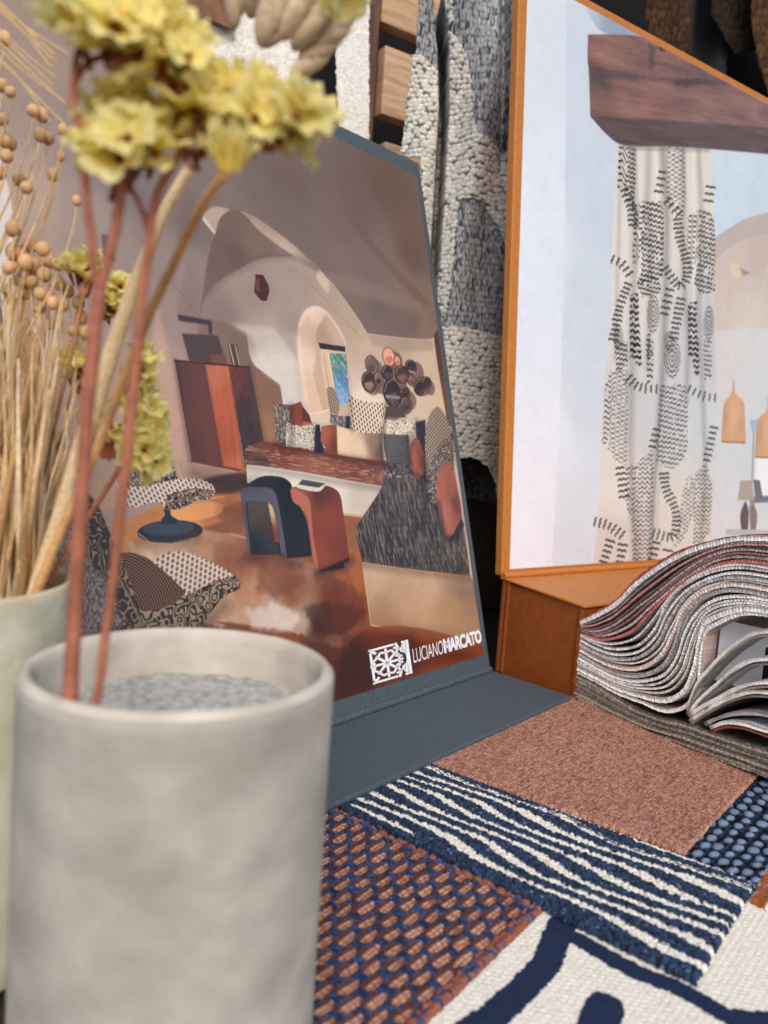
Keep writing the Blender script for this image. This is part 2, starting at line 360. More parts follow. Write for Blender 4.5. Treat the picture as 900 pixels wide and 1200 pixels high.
A.line([(204, 423), (292, 431)], 4, (70, 44, 42)); A.line([(224, 541), (286, 553)], 4, (112, 58, 46))
# ---- floor
floor = [(60, 640), (120, 622), (190, 590), (225, 566), (262, 560), (300, 545), (345, 560), (430, 590), (567, 750), (575, 800), (380, 860), (100, 860), (0, 900)]
A.grad(floor, [((150, 625), (205, 145, 95)), ((210, 612), (224, 160, 104)), ((170, 600), (196, 134, 86)), ((255, 585), (190, 124, 82)), ((245, 562), (84, 58, 52)), ((300, 600), (172, 120, 88)), ((280, 640), (176, 104, 72)), ((350, 650), (150, 86, 60)),
    ((330, 690), (144, 82, 58)), ((400, 690), (156, 92, 62)), ((420, 720), (140, 80, 58)), ((380, 760), (92, 52, 42)), ((450, 780), (110, 60, 44)), ((540, 775), (128, 68, 46)), ((400, 800), (70, 42, 38)), ((420, 640), (150, 100, 70)), ((120, 640), (190, 140, 105)),
    ((60, 700), (150, 110, 84)), ((300, 740), (168, 122, 92)), ((200, 700), (170, 128, 100)), ((250, 760), (120, 70, 50))], tex=lambda X, Y: .86+.28*fbm(X/30, Y/12, 7))
A.fill([(225, 566), (262, 556), (300, 556), (300, 572), (262, 580), (230, 578)], (84, 60, 56), soft=4)
A.line([(195, 595), (262, 582)], 3, (232, 178, 124), .6, 3)
# cow-hide rug
A.grad([(150, 640), (185, 632), (240, 622), (300, 625), (360, 660), (420, 690), (425, 730), (400, 760), (352, 745), (330, 750), (290, 735), (240, 730), (200, 690)],
    [((190, 640), (222, 190, 158)), ((240, 640), (186, 146, 116)), ((270, 665), (160, 104, 78)), ((300, 690), (196, 148, 116)), ((260, 720), (206, 170, 140)), ((320, 725), (206, 190, 178)), ((350, 730), (190, 168, 150)), ((340, 700), (150, 96, 66)),
     ((390, 700), (120, 66, 48)), ((370, 740), (96, 60, 48)), ((410, 720), (138, 80, 58)), ((300, 650), (150, 90, 66))], soft=4, wob=8, tex=lambda X, Y: .8+.4*fbm(X/16, Y/16, 9))
A.fill([(248, 728), (300, 734), (345, 742), (352, 756), (330, 748), (290, 742)], (140, 84, 56), soft=1)
A.fill([(355, 712), (400, 706), (430, 718), (405, 742), (372, 745)], (70, 42, 40), soft=5, alpha=.75, wob=6)
A.line([(306, 738), (318, 728)], 2, (110, 92, 84), .7); A.line([(322, 738), (328, 726)], 2, (120, 100, 90), .7)
A.fill([(250, 600), (290, 588), (330, 612), (350, 625), (300, 622), (262, 612)], (148, 96, 66), soft=4, alpha=.8)
A.fill([(195, 600), (240, 588), (262, 592), (258, 602), (225, 612), (190, 622)], (238, 178, 116), soft=3, alpha=.6)
A.fill([(300, 668), (340, 655), (356, 680), (330, 700), (300, 695)], (120, 68, 46), soft=7, alpha=.6, wob=10)
A.fill([(245, 632), (275, 640), (280, 668), (250, 662)], (140, 92, 66), soft=7, alpha=.5, wob=9)
A.fill([(285, 715), (330, 708), (352, 722), (340, 738), (300, 735)], (226, 212, 200), soft=6, alpha=.65, wob=9)
A.line([(268, 626), (300, 634), (320, 640)], 4, (214, 160, 128), .7, 3)
A.fill([(395, 640), (440, 650), (440, 700), (420, 700)], (168, 104, 64), soft=3)
# ---- bench
A.fill([(288, 543), (350, 552), (455, 568), (455, 606), (425, 606), (345, 596), (289, 566)], A.field([((300, 555), (226, 220, 208)), ((380, 570), (222, 216, 206)), ((430, 590), (200, 190, 178))]))
A.line([(345, 596), (425, 606)], 5, (206, 160, 118), 1, 2)
def grain(X, Y):
    n = vnoise(X/16+3*vnoise(X/60, Y/30, 1), Y/1.7+X*.05, 4); return (np.clip((n-.5)*3, 0, 1)*.75, (196, 152, 128))
A.grad([(286, 530), (290, 524), (310, 518), (340, 520), (395, 528), (450, 540), (462, 548), (453, 571), (400, 562), (350, 553), (300, 546), (287, 545)],
    [((300, 535), (110, 72, 58)), ((340, 525), (130, 66, 44)), ((360, 542), (150, 98, 76)), ((420, 540), (128, 68, 50)), ((440, 560), (120, 82, 70))], tex=grain)
A.fill([(300, 519), (340, 520), (395, 528), (450, 540), (440, 546), (380, 534), (330, 527)], (134, 64, 40), soft=3, alpha=.75)
A.fill([(286, 530), (305, 528), (318, 545), (288, 545)], (74, 50, 44), soft=3, alpha=.6)
def streak(X, Y):
    w = X+Y*.12+3*vnoise(X/20, Y/25, 2); n = .7*vnoise(w/1.5, Y/18, 3)+.3*vnoise(w/3, Y/40, 9); return (np.clip((n-.53)*5, 0, 1)*.75, (150, 138, 128))
A.grad([(454, 545), (446, 572), (417, 618), (417, 628), (424, 660), (487, 669), (550, 676), (546, 645), (538, 600), (530, 555), (497, 535), (460, 538)],
    [((450, 590), (62, 56, 58)), ((500, 600), (52, 46, 48)), ((430, 640), (50, 46, 50)), ((520, 650), (54, 48, 48)), ((480, 550), (70, 62, 62))], tex=streak)
A.grad([(424, 659), (487, 668), (550, 675), (566, 752), (498, 742), (434, 733)], [((440, 670), (196, 168, 142)), ((470, 700), (186, 156, 128)), ((500, 690), (196, 165, 138)), ((530, 715), (176, 144, 114)), ((450, 725), (168, 136, 108)), ((540, 690), (150, 124, 106))], tex=lambda X, Y: .94+.12*fbm(X/25, Y/25, 2))
A.line([(434, 733), (498, 742), (566, 752)], 3, (224, 190, 156)); A.line([(424, 660), (434, 733)], 2.5, (210, 184, 158))
A.fill([(434, 735), (566, 753), (569, 770), (400, 820), (380, 800)], A.field([((450, 750), (140, 74, 50)), ((550, 765), (134, 72, 48)), ((500, 765), (142, 78, 54)), ((420, 790), (72, 42, 38)), ((480, 770), (96, 56, 46))]), soft=1)
A.fill([(455, 742), (480, 748), (560, 768), (440, 800), (395, 815), (400, 745)], (62, 38, 36), soft=10, alpha=.55)
# right-hand return of the wall
A.grad([(508, 397), (512, 387), (518, 388), (545, 560), (532, 560), (524, 500)], [((512, 400), (98, 74, 64)), ((525, 480), (112, 88, 74))])
A.fill([(524, 500), (532, 499), (534, 507), (526, 508)], (196, 172, 146)); A.fill([(527, 516), (535, 515), (537, 528), (530, 528)], (186, 160, 134))
A.fill([(528, 530), (536, 530), (555, 640), (560, 676), (552, 680), (545, 630)], (190, 166, 144)); A.line([(530, 532), (545, 610), (551, 676)], 2.5, (220, 200, 178))
A.fill([(552, 640), (558, 660), (572, 752), (566, 752), (556, 690)], (160, 134, 114), soft=1)
# ---- wall of round mirrors
for dx, dy, rx, ry in ((440, 436, 9, 14), (436, 452, 9, 12), (463, 424, 8, 12), (487, 437, 9, 13), (494, 453, 10, 12), (503, 455, 6, 9), (467, 480, 14, 10), (478, 470, 9, 12), (456, 447, 22, 16), (475, 478, 7, 8), (459, 485, 14, 9)):
    A.ellipse((dx, dy), rx, ry, -12, (104, 82, 70), soft=2, alpha=.8)
def mirror(x, y, rx, ry, c1, c2, cut=.1):
    A.ellipse((x, y), rx+.9, ry+.9, -12, (64, 42, 36)); A.ellipse((x, y), rx, ry, -12, c1)
    A.fill([(x-rx*.7, y+ry*cut), (x+rx*.5, y-ry*(.2-cut)), (x+rx*.75, y+ry*.4), (x+rx*.1, y+ry*.85), (x-rx*.5, y+ry*.5)], c2, soft=1)
    A.line([(x-rx*.95, y-ry*.1), (x-rx*.6, y-ry*.75), (x, y-ry*.97)], 1.5, (196, 160, 132), .8); A.line([(x-rx*.1, y+ry), (x+rx*.65, y+ry*.7), (x+rx, y)], 1.2, (190, 150, 120), .6)
for q in ((434.8, 428, 6.6, 10.8, (122, 100, 90), (98, 80, 74)), (431.5, 448.3, 7.6, 12, (70, 52, 48), (150, 128, 112)), (455, 418.6, 6.6, 10.6, (226, 168, 138), (190, 128, 102)), (465, 423.5, 3.4, 5.6, (214, 160, 136), (170, 120, 98)),
          (453.5, 437.5, 5.6, 9.2, (62, 48, 50), (92, 74, 74)), (443, 444.5, 4.6, 8, (132, 108, 92), (60, 44, 40)), (470, 439.5, 7.6, 10.4, (84, 56, 48), (130, 94, 80)), (480.5, 431, 6.2, 8.4, (58, 46, 48), (74, 62, 66)), (482, 447, 4, 6, (138, 98, 86), (110, 78, 70)),
          (458.8, 461.5, 9.6, 16.4, (60, 46, 46), (100, 84, 90)), (474, 461, 5.4, 8, (84, 62, 54), (60, 46, 44)), (475.5, 475, 6, 9, (98, 78, 70), (74, 58, 54)), (490.5, 455.5, 5.6, 8.6, (52, 42, 44), (70, 58, 58)), (499, 449, 5.4, 6.8, (74, 60, 58), (60, 48, 48))): mirror(*q)
A.fill([(451, 463), (468, 465), (468, 468), (452, 467)], (150, 132, 142)); A.fill([(478, 434), (486, 436), (486, 439), (479, 437)], (150, 138, 142))
A.fill([(448, 476), (468, 478), (476, 490), (448, 489)], (92, 74, 64), soft=2)
# ---- cushions
def laby(bg, ink, sx=6., th=.09):
    def f(X, Y):
        n = fbm(X/sx, Y/sx, 11, 2); m = np.abs(np.mod(n*4.2, 1)-.5); return (np.clip((th*2-m)/.06, 0, 1), ink)
    return f
def lattice(X, Y, ink=(70, 46, 40)):
    X2 = X+Y*.06; a = np.mod(X2/10, 1)-.5; b = np.mod(Y/13+.5*np.mod(np.floor(X2/10), 2), 1)-.5
    return (np.clip((.36-np.hypot(a, b*.8))*9, 0, 1)*.95, ink)
def rows(dark, light, w=3.2, ax=1):
    def f(X, Y):
        q = (Y if ax else X)+2*vnoise(X/14, Y/14, 3); return (np.clip((np.abs(np.mod(q/w, 1)-.5)-.3)*8, 0, 1)*.8, light)
    return f
def mott(X, Y): n = vnoise(X/2.2, Y/5, 3); return (np.clip((n-.45)*3, 0, 1)*.8, (186, 176, 164))
A.fill([(320, 471), (324, 473), (341, 475), (342, 500), (339, 522), (322, 517)], (96, 86, 82), tex=mott)
A.fill([(338, 476), (352, 471), (356, 484), (355, 500), (342, 501)], (138, 72, 48)); A.fill([(353, 475), (362, 487), (367, 505), (354, 503)], (100, 54, 42)); A.fill([(354, 494), (366, 497), (368, 505), (354, 502)], (176, 104, 76))
A.fill([(368, 498), (374, 498), (379, 531), (368, 531)], (34, 34, 56)); A.fill([(334, 515), (336, 525), (333, 526)], (40, 32, 34))
A.fill([(335, 496), (345, 499), (369, 498), (368, 512), (367, 529), (350, 525), (334, 524)], (226, 216, 200), tex=laby(None, (52, 42, 42)))
A.grad([(376, 500), (394, 497), (395, 531), (385, 529), (375, 518)], [((380, 510), (168, 100, 70)), ((392, 520), (120, 62, 42))]); A.line([(394, 497), (395, 531)], 2, (40, 26, 26))
A.fill([(382, 458), (385, 454), (390, 455), (394, 463), (397, 475), (396, 487), (386, 484)], (112, 84, 70), tex=lambda X, Y: lattice(X*1.6, Y*1.6, (206, 184, 160)))
A.fill([(386, 485), (400, 488), (409, 487), (409, 503), (395, 500), (386, 496)], (98, 92, 94), tex=mott); A.fill([(405, 488), (410, 488), (410, 504), (404, 502)], (46, 42, 46), soft=1)
A.grad([(394, 498), (401, 503), (430, 507), (447, 506), (449, 541), (420, 537), (395, 533)], [((400, 515), (228, 204, 176)), ((420, 525), (222, 198, 170)), ((436, 520), (150, 124, 106)), ((445, 530), (112, 90, 80))], soft=1)
A.fill([(408, 464), (420, 469), (437, 472), (453, 473), (450, 490), (448, 508), (430, 508), (411, 505)], (232, 214, 192), tex=lattice)
A.fill([(443, 490), (460, 493), (487, 491), (489, 500), (480, 522), (475, 510), (449, 509)], (232, 222, 204), tex=laby(None, (70, 56, 50), 7.))
A.grad([(448, 509), (478, 510), (481, 546), (455, 551), (450, 530)], [((455, 520), (80, 76, 78)), ((475, 530), (56, 52, 56))], tex=rows(None, (146, 142, 140)))
A.fill([(450, 546), (462, 543), (480, 546), (486, 560), (450, 562)], (62, 58, 62), tex=mott, soft=1)
A.fill([(486, 495), (498, 492), (499, 540), (499, 562), (490, 562)], (50, 44, 52), soft=1)
A.grad([(480, 522), (487, 512), (491, 518), (498, 540), (497, 552), (490, 563), (486, 560), (481, 545)], [((483, 540), (176, 104, 82)), ((494, 540), (116, 66, 56))], soft=1)
A.fill([(511, 477), (515, 479), (521, 487), (527, 505), (531, 540), (527, 575), (505, 592), (500, 570), (498, 540), (498, 505), (503, 486)], (52, 42, 42), tex=lambda X, Y: lattice(X*1.3, Y*1.3, (214, 196, 170)))
A.fill([(525, 512), (530, 540), (527, 575), (505, 592), (500, 570), (506, 540), (516, 520)], (44, 38, 40), tex=laby(None, (220, 206, 186), 7., .07))
A.grad([(521, 543), (514, 552), (511, 566), (512, 590), (517, 612), (521, 629), (526, 630), (533, 622), (540, 605), (537, 580), (531, 555), (526, 541)], [((515, 570), (170, 104, 84)), ((520, 600), (176, 110, 90)), ((535, 590), (116, 70, 62)), ((528, 570), (156, 94, 78))], soft=1, tex=lambda X, Y: .85+.3*fbm(X/8, Y/12, 3))
A.fill([(528, 630), (540, 608), (544, 615), (535, 634)], (34, 28, 30), soft=2, alpha=.8)
# ---- stools
q = lambda p: Z(260, 540, 5.294, p)
A.fill(q([(165, 585), (350, 590), (555, 600), (500, 560), (200, 560)]), (70, 42, 38), soft=4, alpha=.8)
A.fill(q([(112, 200), (125, 170), (160, 145), (240, 100), (330, 97), (385, 110), (425, 145), (440, 200), (500, 320), (530, 400), (555, 592), (400, 608), (370, 600), (340, 580), (175, 585), (150, 460)]), A.field([(q([(250, 130)])[0], (46, 46, 54)), (q([(450, 450)])[0], (38, 38, 46)), (q([(420, 200)])[0], (30, 28, 34))]), tex=lambda X, Y: .6+.8*fbm(X/9, Y/9, 3))
A.grad(q([(155, 250), (285, 262), (310, 330), (350, 582), (175, 584)]), [(q([(200, 300)])[0], (84, 84, 82)), (q([(300, 500)])[0], (56, 58, 62)), (q([(200, 550)])[0], (40, 42, 50))])
A.fill(q([(283, 262), (312, 290), (335, 400), (350, 510), (325, 500), (300, 360)]), A.field([(q([(290, 290)])[0], (206, 176, 134)), (q([(335, 480)])[0], (140, 74, 50))]))
def knit(X, Y): return .78+.5*((np.sin(X*1.5)*np.sin(Y*1.5)) > 0)
A.fill(q([(112, 205), (125, 175), (165, 165), (290, 172), (325, 200), (350, 290), (402, 606), (368, 602), (335, 400), (310, 290), (283, 262), (155, 250), (143, 280), (178, 585), (160, 575), (130, 380)]), (96, 92, 104), tex=knit)
A.grad(q([(420, 185), (440, 166), (520, 150), (640, 155), (700, 178), (730, 215), (745, 290), (765, 440), (788, 602), (600, 690), (575, 655), (545, 480), (520, 340), (480, 285), (440, 255)]),
    [(q([(480, 200)])[0], (150, 88, 68)), (q([(600, 200)])[0], (96, 52, 42)), (q([(650, 350)])[0], (136, 70, 50)), (q([(600, 600)])[0], (140, 74, 54)), (q([(740, 550)])[0], (120, 62, 44))], tex=knit)
A.fill(q([(422, 185), (440, 172), (500, 205), (540, 250), (550, 330), (565, 480), (600, 688), (575, 655), (545, 480), (520, 335), (480, 285), (440, 255)]), (178, 112, 92), soft=1, tex=knit)
A.fill(q([(600, 684), (790, 600), (785, 625), (755, 640), (755, 670), (610, 692)]), (38, 24, 26), soft=1)
A.fill(q([(455, 160), (490, 120), (645, 148), (600, 192), (470, 172)]), (214, 206, 200)); A.fill(q([(470, 150), (495, 118), (640, 143), (598, 170)]), (84, 78, 82))
# ---- lounge chairs
q = lambda p: Z(60, 500, 3.214, p)
A.fill(q([(400, 20), (440, 100), (490, 240), (380, 240), (280, 210), (330, 120)]), (56, 46, 46), tex=mott)
A.line(q([(415, 0), (460, 110), (500, 235)]), 3, (190, 170, 150)); A.line(q([(228, 190), (260, 250)]), 4, (220, 200, 180))
A.fill(q([(275, 200), (350, 195), (370, 240), (290, 250)]), (60, 46, 42), tex=laby(None, (206, 186, 164), 8))
A.fill(q([(130, 215), (235, 190), (262, 290), (190, 320)]), (196, 162, 138), soft=1)
A.ellipse(q([(445, 397)])[0], 38.5, 13.5, -3, (46, 52, 60)); A.ellipse(q([(440, 385)])[0], 30, 8.5, -3, (74, 84, 94), soft=2); A.line(q([(328, 405), (370, 438), (450, 442), (540, 420)]), 2, (170, 180, 186), .8)
A.fill(q([(565, 385), (720, 330), (722, 402), (640, 404)]), (140, 96, 66), soft=2)
A.fill(q([(420, 312), (445, 314), (450, 335), (475, 352), (470, 370), (415, 370), (412, 352), (425, 335)]), (52, 60, 70))
A.fill(q([(262, 262), (290, 228), (345, 228), (420, 210), (490, 198), (560, 200), (605, 222), (615, 248), (600, 270), (540, 285), (480, 312), (425, 312), (405, 285), (360, 292), (320, 306), (275, 296)]), (226, 214, 202), tex=lambda X, Y: lattice(X*1.1+Y*.3, Y*1.3, (112, 76, 62)))
A.fill(q([(425, 312), (430, 260), (520, 235), (610, 240), (600, 270), (540, 285), (480, 312)]), (188, 166, 146), tex=laby(None, (54, 42, 40), 8, .16))
A.fill(q([(375, 512), (410, 482), (465, 470), (530, 482), (640, 530), (690, 565), (620, 585), (560, 620), (500, 640), (430, 560)]), (222, 210, 196), tex=lambda X, Y: lattice(X*.9-Y*.3, Y*1.2, (132, 86, 66)))
A.fill(q([(690, 562), (715, 595), (705, 612), (650, 640), (600, 700), (555, 755), (300, 770), (300, 690), (420, 680), (500, 640), (560, 610), (620, 580)]), (60, 48, 44), tex=laby(None, (176, 156, 132), 17, .13))
def curl(X, Y):
    r = np.hypot(X-A_c[0], (Y-A_c[1])*1.0)+2*vnoise(X/12, Y/12, 4); return (np.clip((np.abs(np.mod(r/5.2, 1)-.5)-.3)*7, 0, 1)*.85, (196, 150, 120))
A_c = A.P(q([(230, 720)]))[0]
A.fill(q([(235, 480), (290, 476), (350, 492), (410, 535), (460, 580), (505, 625), (470, 660), (400, 690), (330, 690), (290, 640)]), (58, 40, 38), tex=curl)
A.fill(q([(70, 300), (130, 250), (170, 290), (205, 370), (250, 470), (300, 600), (350, 760), (200, 770), (60, 760), (20, 500)]), (70, 56, 50), tex=laby(None, (168, 146, 122), 20, .08))
def shag(X, Y): n = vnoise(X/1.8, Y/4, 3); return (np.clip((n-.35)*2.5, 0, 1)*.9, (176, 164, 152))
A.fill(q([(40, 360), (110, 400), (150, 520), (215, 600), (270, 750), (150, 780), (20, 780), (0, 500)]), (104, 92, 84), soft=4, tex=shag)
A.line(q([(245, 560), (290, 640), (340, 750)]), 4, (160, 138, 110), .8)
# soft contact shadows and highlights in the photographed room
for pts, w, c, al in (([(322, 522), (336, 526), (368, 532), (396, 536), (420, 540), (450, 546)], 9, (40, 24, 20), .55), ([(341, 476), (341, 520)], 7, (30, 22, 22), .5), ([(368, 500), (368, 528)], 6, (60, 50, 44), .4), ([(447, 508), (449, 540)], 10, (50, 36, 32), .5), ([(410, 466), (412, 504)], 6, (60, 44, 38), .45), ([(452, 474), (449, 508)], 8, (70, 54, 46), .5),
        ([(488, 494), (482, 520)], 8, (70, 56, 50), .5), ([(478, 512), (481, 544)], 9, (28, 24, 28), .6), ([(497, 540), (499, 562)], 9, (24, 20, 24), .7), ([(529, 500), (530, 545)], 8, (40, 30, 30), .5), ([(514, 590), (521, 628), (530, 632)], 8, (20, 16, 20), .6), ([(455, 548), (478, 552), (500, 566)], 10, (28, 24, 26), .6),
        ([(285, 655), (330, 655), (350, 662)], 12, (60, 32, 26), .55), ([(372, 672), (405, 664), (412, 656)], 10, (40, 22, 20), .6), ([(160, 640), (200, 640), (230, 630)], 10, (110, 66, 44), .45), ([(290, 548), (345, 556), (400, 566), (450, 574)], 9, (120, 104, 92), .5), ([(228, 556), (262, 566), (300, 566)], 14, (54, 36, 34), .5),
        ([(120, 745), (180, 742), (235, 738), (262, 712)], 14, (70, 40, 30), .55), ([(423, 662), (487, 671), (549, 678)], 9, (110, 84, 66), .5), ([(434, 728), (498, 738), (562, 748)], 12, (150, 118, 92), .4), ([(349, 398), (352, 430), (358, 470)], 7, (236, 216, 196), .5), ([(351, 382), (358, 367), (370, 362), (383, 368), (395, 384), (404, 402)], 4, (236, 218, 200), .5),
        ([(244, 344), (258, 329), (280, 316), (304, 304), (331, 301), (349, 303), (371, 316)], 7, (112, 94, 86), .45), ([(270, 246), (300, 256), (340, 284), (372, 314)], 9, (128, 110, 100), .35), ([(205, 424), (222, 540)], 5, (60, 38, 36), .5), ([(230, 430), (252, 545)], 14, (126, 80, 66), .35), ([(292, 432), (309, 522)], 8, (90, 66, 54), .5),
        ([(262, 596), (300, 604), (318, 622)], 16, (96, 56, 42), .5), ([(540, 420), (545, 560)], 10, (90, 70, 58), .4), ([(320, 300), (360, 330), (400, 372), (424, 398)], 3, (150, 132, 120), .3)):
    A.line(pts, w*2, c, al, w*2)
A.fill([(270, 380), (296, 398), (306, 432), (328, 452), (334, 470), (346, 470), (344, 420), (320, 385)], (222, 214, 206), soft=9, alpha=.45)
A.fill([(380, 700), (425, 690), (428, 728), (395, 740)], (110, 62, 44), soft=9, alpha=.5, wob=8)
# left edge of the picture: unprinted white margin
A.fill([(2, 190), (14, 250), (20, 400), (24, 640), (-30, 700), (-30, 180)], (212, 206, 200), soft=1)
A.fill([(118, 275), (130, 276), (134, 308), (120, 300)], (108, 98, 100), soft=1)

# ---- print 2: curtain under a beam, inside the orange lid
B = Sheet(LID0, LIDa, LIDb, .0062, .415, .0052, .4665, .00027)
allp = [(0, 0), (B.W, 0), (B.W, B.Hh), (0, B.Hh)]
B.fill(allp, B.field([((625, 50), (216, 226, 238)), ((640, 300), (216, 226, 240)), ((620, 600), (224, 226, 238)), ((650, 500), (218, 224, 236)), ((672, 60), (196, 209, 225)), ((680, 200), (194, 208, 224)), ((685, 330), (196, 209, 223)), ((680, 480), (200, 210, 222)), ((675, 600), (206, 212, 222)), ((705, 250), (194, 207, 222)), ((700, 420), (198, 209, 222)), ((660, 640), (208, 214, 224))]), raw=True)
B.grad([(660, -30), (663, 0), (662, 200), (656, 470), (645, 690), (560, 700), (560, -60)], [((625, 50), (208, 220, 234)), ((625, 300), (218, 227, 240)), ((615, 600), (228, 229, 240)), ((645, 300), (214, 224, 238)), ((640, 600), (222, 225, 236))])
B.grad([(680, -10), (690, 18), (705, 38), (760, 45), (800, 60), (760, 0)], [((690, 5), (176, 188, 206)), ((720, 35), (144, 158, 180)), ((760, 40), (150, 162, 182))], soft=1)
room = [(832, 178), (905, 176), (940, 250), (940, 680), (830, 680)]
B.grad(room, [((860, 200), (196, 214, 228)), ((890, 230), (192, 210, 224))])
B.fill([(830, 285), (850, 270), (875, 256), (905, 248), (960, 240), (960, 700), (830, 700)], (182, 172, 168))
B.grad([(830, 330), (838, 306), (860, 286), (885, 277), (910, 273), (960, 270), (960, 700), (830, 700)], [((860, 320), (198, 186, 180)), ((880, 370), (204, 196, 190)), ((890, 300), (190, 178, 170))], soft=1)
B.grad([(830, 388), (870, 386), (960, 384), (960, 700), (830, 700)], [((850, 420), (206, 204, 204)), ((890, 450), (202, 206, 212)), ((860, 560), (200, 206, 214)), ((850, 640), (204, 206, 210))], soft=1)
B.fill([(857, 308), (866, 309), (868, 320), (864, 327), (860, 326), (856, 318)], (214, 196, 172), soft=1); B.fill([(866, 314), (880, 320), (870, 324)], (160, 144, 136), soft=2)
B.line([(836, 300), (840, 340), (850, 370), (866, 386), (880, 378), (892, 350), (900, 310)], 2.5, (222, 212, 200), .9); B.line([(862, 326), (861, 380)], 2, (214, 204, 196), .7)
B.line([(883, 495), (881, 560), (878, 600)], 9, (112, 126, 150), .9, 3); B.fill([(878, 492), (888, 492), (888, 508), (880, 506)], (150, 180, 214), soft=2)
B.fill([(886, 530), (910, 536), (910, 585), (884, 585)], (228, 232, 236)); B.fill([(880, 582), (915, 580), (915, 588), (880, 590)], (104, 116, 138), soft=1)
def pendant(x, y0, y1, w):
    h = y1-y0
    B.fill([(x-1, y0), (x+1.5, y0), (x+2.5, y0+.2*h), (x+w*.45, y0+.34*h), (x+w*.5, y0+.45*h), (x+w*.56, y1), (x-w*.56, y1-1), (x-w*.46, y0+.45*h), (x-w*.38, y0+.34*h), (x-2.5, y0+.2*h)],
           B.field([((x-w*.4, y0+.6*h), (190, 150, 120)), ((x, y0+.6*h), (214, 172, 136)), ((x+w*.4, y0+.7*h), (196, 156, 124))]), tex=lambda X, Y: .92+.16*(np.mod(Y/3.2, 1) > .5))
    B.fill([(x-w*.56, y1-2), (x+w*.56, y1-1), (x+w*.5, y1+1), (x-w*.5, y1)], (150, 108, 84))
pendant(859, 446, 519, 26); pendant(900, 466, 537, 30)
B.fill([(867, 563), (880, 563), (884, 587), (864, 586)], (164, 156, 146), soft=1); B.fill([(882, 562), (890, 563), (894, 586), (885, 588)], (110, 108, 114), soft=1)
B.fill([(872, 588), (874, 588), (877, 600), (876, 622), (868, 621), (867, 603)], (96, 84, 84), soft=1); B.fill([(880, 590), (883, 590), (887, 604), (885, 622), (879, 622), (878, 604)], (126, 116, 118), soft=1)
B.fill([(850, 620), (920, 622), (920, 628), (850, 627)], (174, 176, 182)); B.fill([(852, 627), (930, 628), (930, 700), (852, 700)], (198, 200, 206))
# curtain cloth with printed folds
cur = [(723, 165), (833, 168), (836, 250), (838, 400), (839, 560), (832, 640), (826, 690), (690, 690), (697, 640), (703, 560), (706, 470), (714, 380), (716, 300), (720, 230)]
B.grad(cur, [((735, 300), (216, 213, 207)), ((760, 220), (214, 209, 202)), ((800, 230), (216, 211, 204)), ((725, 560), (216, 211, 204)), ((760, 500), (196, 198, 202)), ((800, 600), (208, 204, 198)), ((820, 500), (196, 204, 208)), ((720, 640), (206, 198, 192)), ((830, 400), (190, 192, 196))])
for pts, w, c, al in (([(741, 175), (744, 260), (742, 340), (740, 430), (738, 520), (742, 600), (745, 670)], 22, (128, 126, 126), .65), ([(760, 172), (758, 230), (762, 330), (758, 430)], 16, (130, 128, 130), .6),
        ([(776, 172), (781, 260), (779, 360), (775, 460), (768, 560), (762, 660)], 20, (112, 112, 116), .8), ([(800, 175), (801, 240), (800, 320), (806, 400), (804, 470)], 16, (128, 126, 128), .65), ([(818, 175), (822, 260), (818, 360), (822, 440), (826, 540), (822, 640)], 16, (134, 130, 130), .65),
        ([(727, 180), (724, 300), (720, 420)], 10, (150, 152, 156), .6), ([(768, 172), (770, 240), (772, 300)], 9, (232, 230, 226), .6), ([(812, 172), (813, 300), (812, 400)], 9, (228, 226, 222), .6), ([(749, 180), (750, 300), (746, 420)], 8, (226, 224, 222), .6), ([(765, 660), (770, 560), (778, 470)], 7, (224, 224, 224), .5)):
    B.line(pts, w*1.7, c, al*.85, w*1.6)
ink = (26, 25, 28)
def chev(wl=13., sp=7.5, amp=2.6, th=.30, ph=0., lean=0.):
    def f(X, Y):
        Xr = X+1.5*vnoise(X/30, Y/40, 2)
        t = np.abs(np.mod(Xr/wl/1.9+ph, 1)-.5)*4-1; y = Y+amp*1.5*t+lean*X*1.1+4*vnoise(X/44, Y/44, 6); w = th*(.8+.5*vnoise(X/12, Y/12, 9))
        gap = vnoise(X/9, Y/16, 12) > .2
        return (np.clip((w-np.abs(np.mod(y/sp/2.15, 1)-.5))/.1, 0, 1)*gap*.96, ink)
    return f
def fillmask(poly, f):
    r = B.mask(poly, 0, False, 3.)
    if r is None: return
    m, sl = r; t, c = f(B.Xg[sl], B.Yg[sl]); m = (m*t)[..., None]; B.img[sl] = B.img[sl]*(1-m)+lin(c)*m
za = lambda p: Z(700, 160, 4.615, p); zb = lambda p: Z(690, 400, 4.444, p)
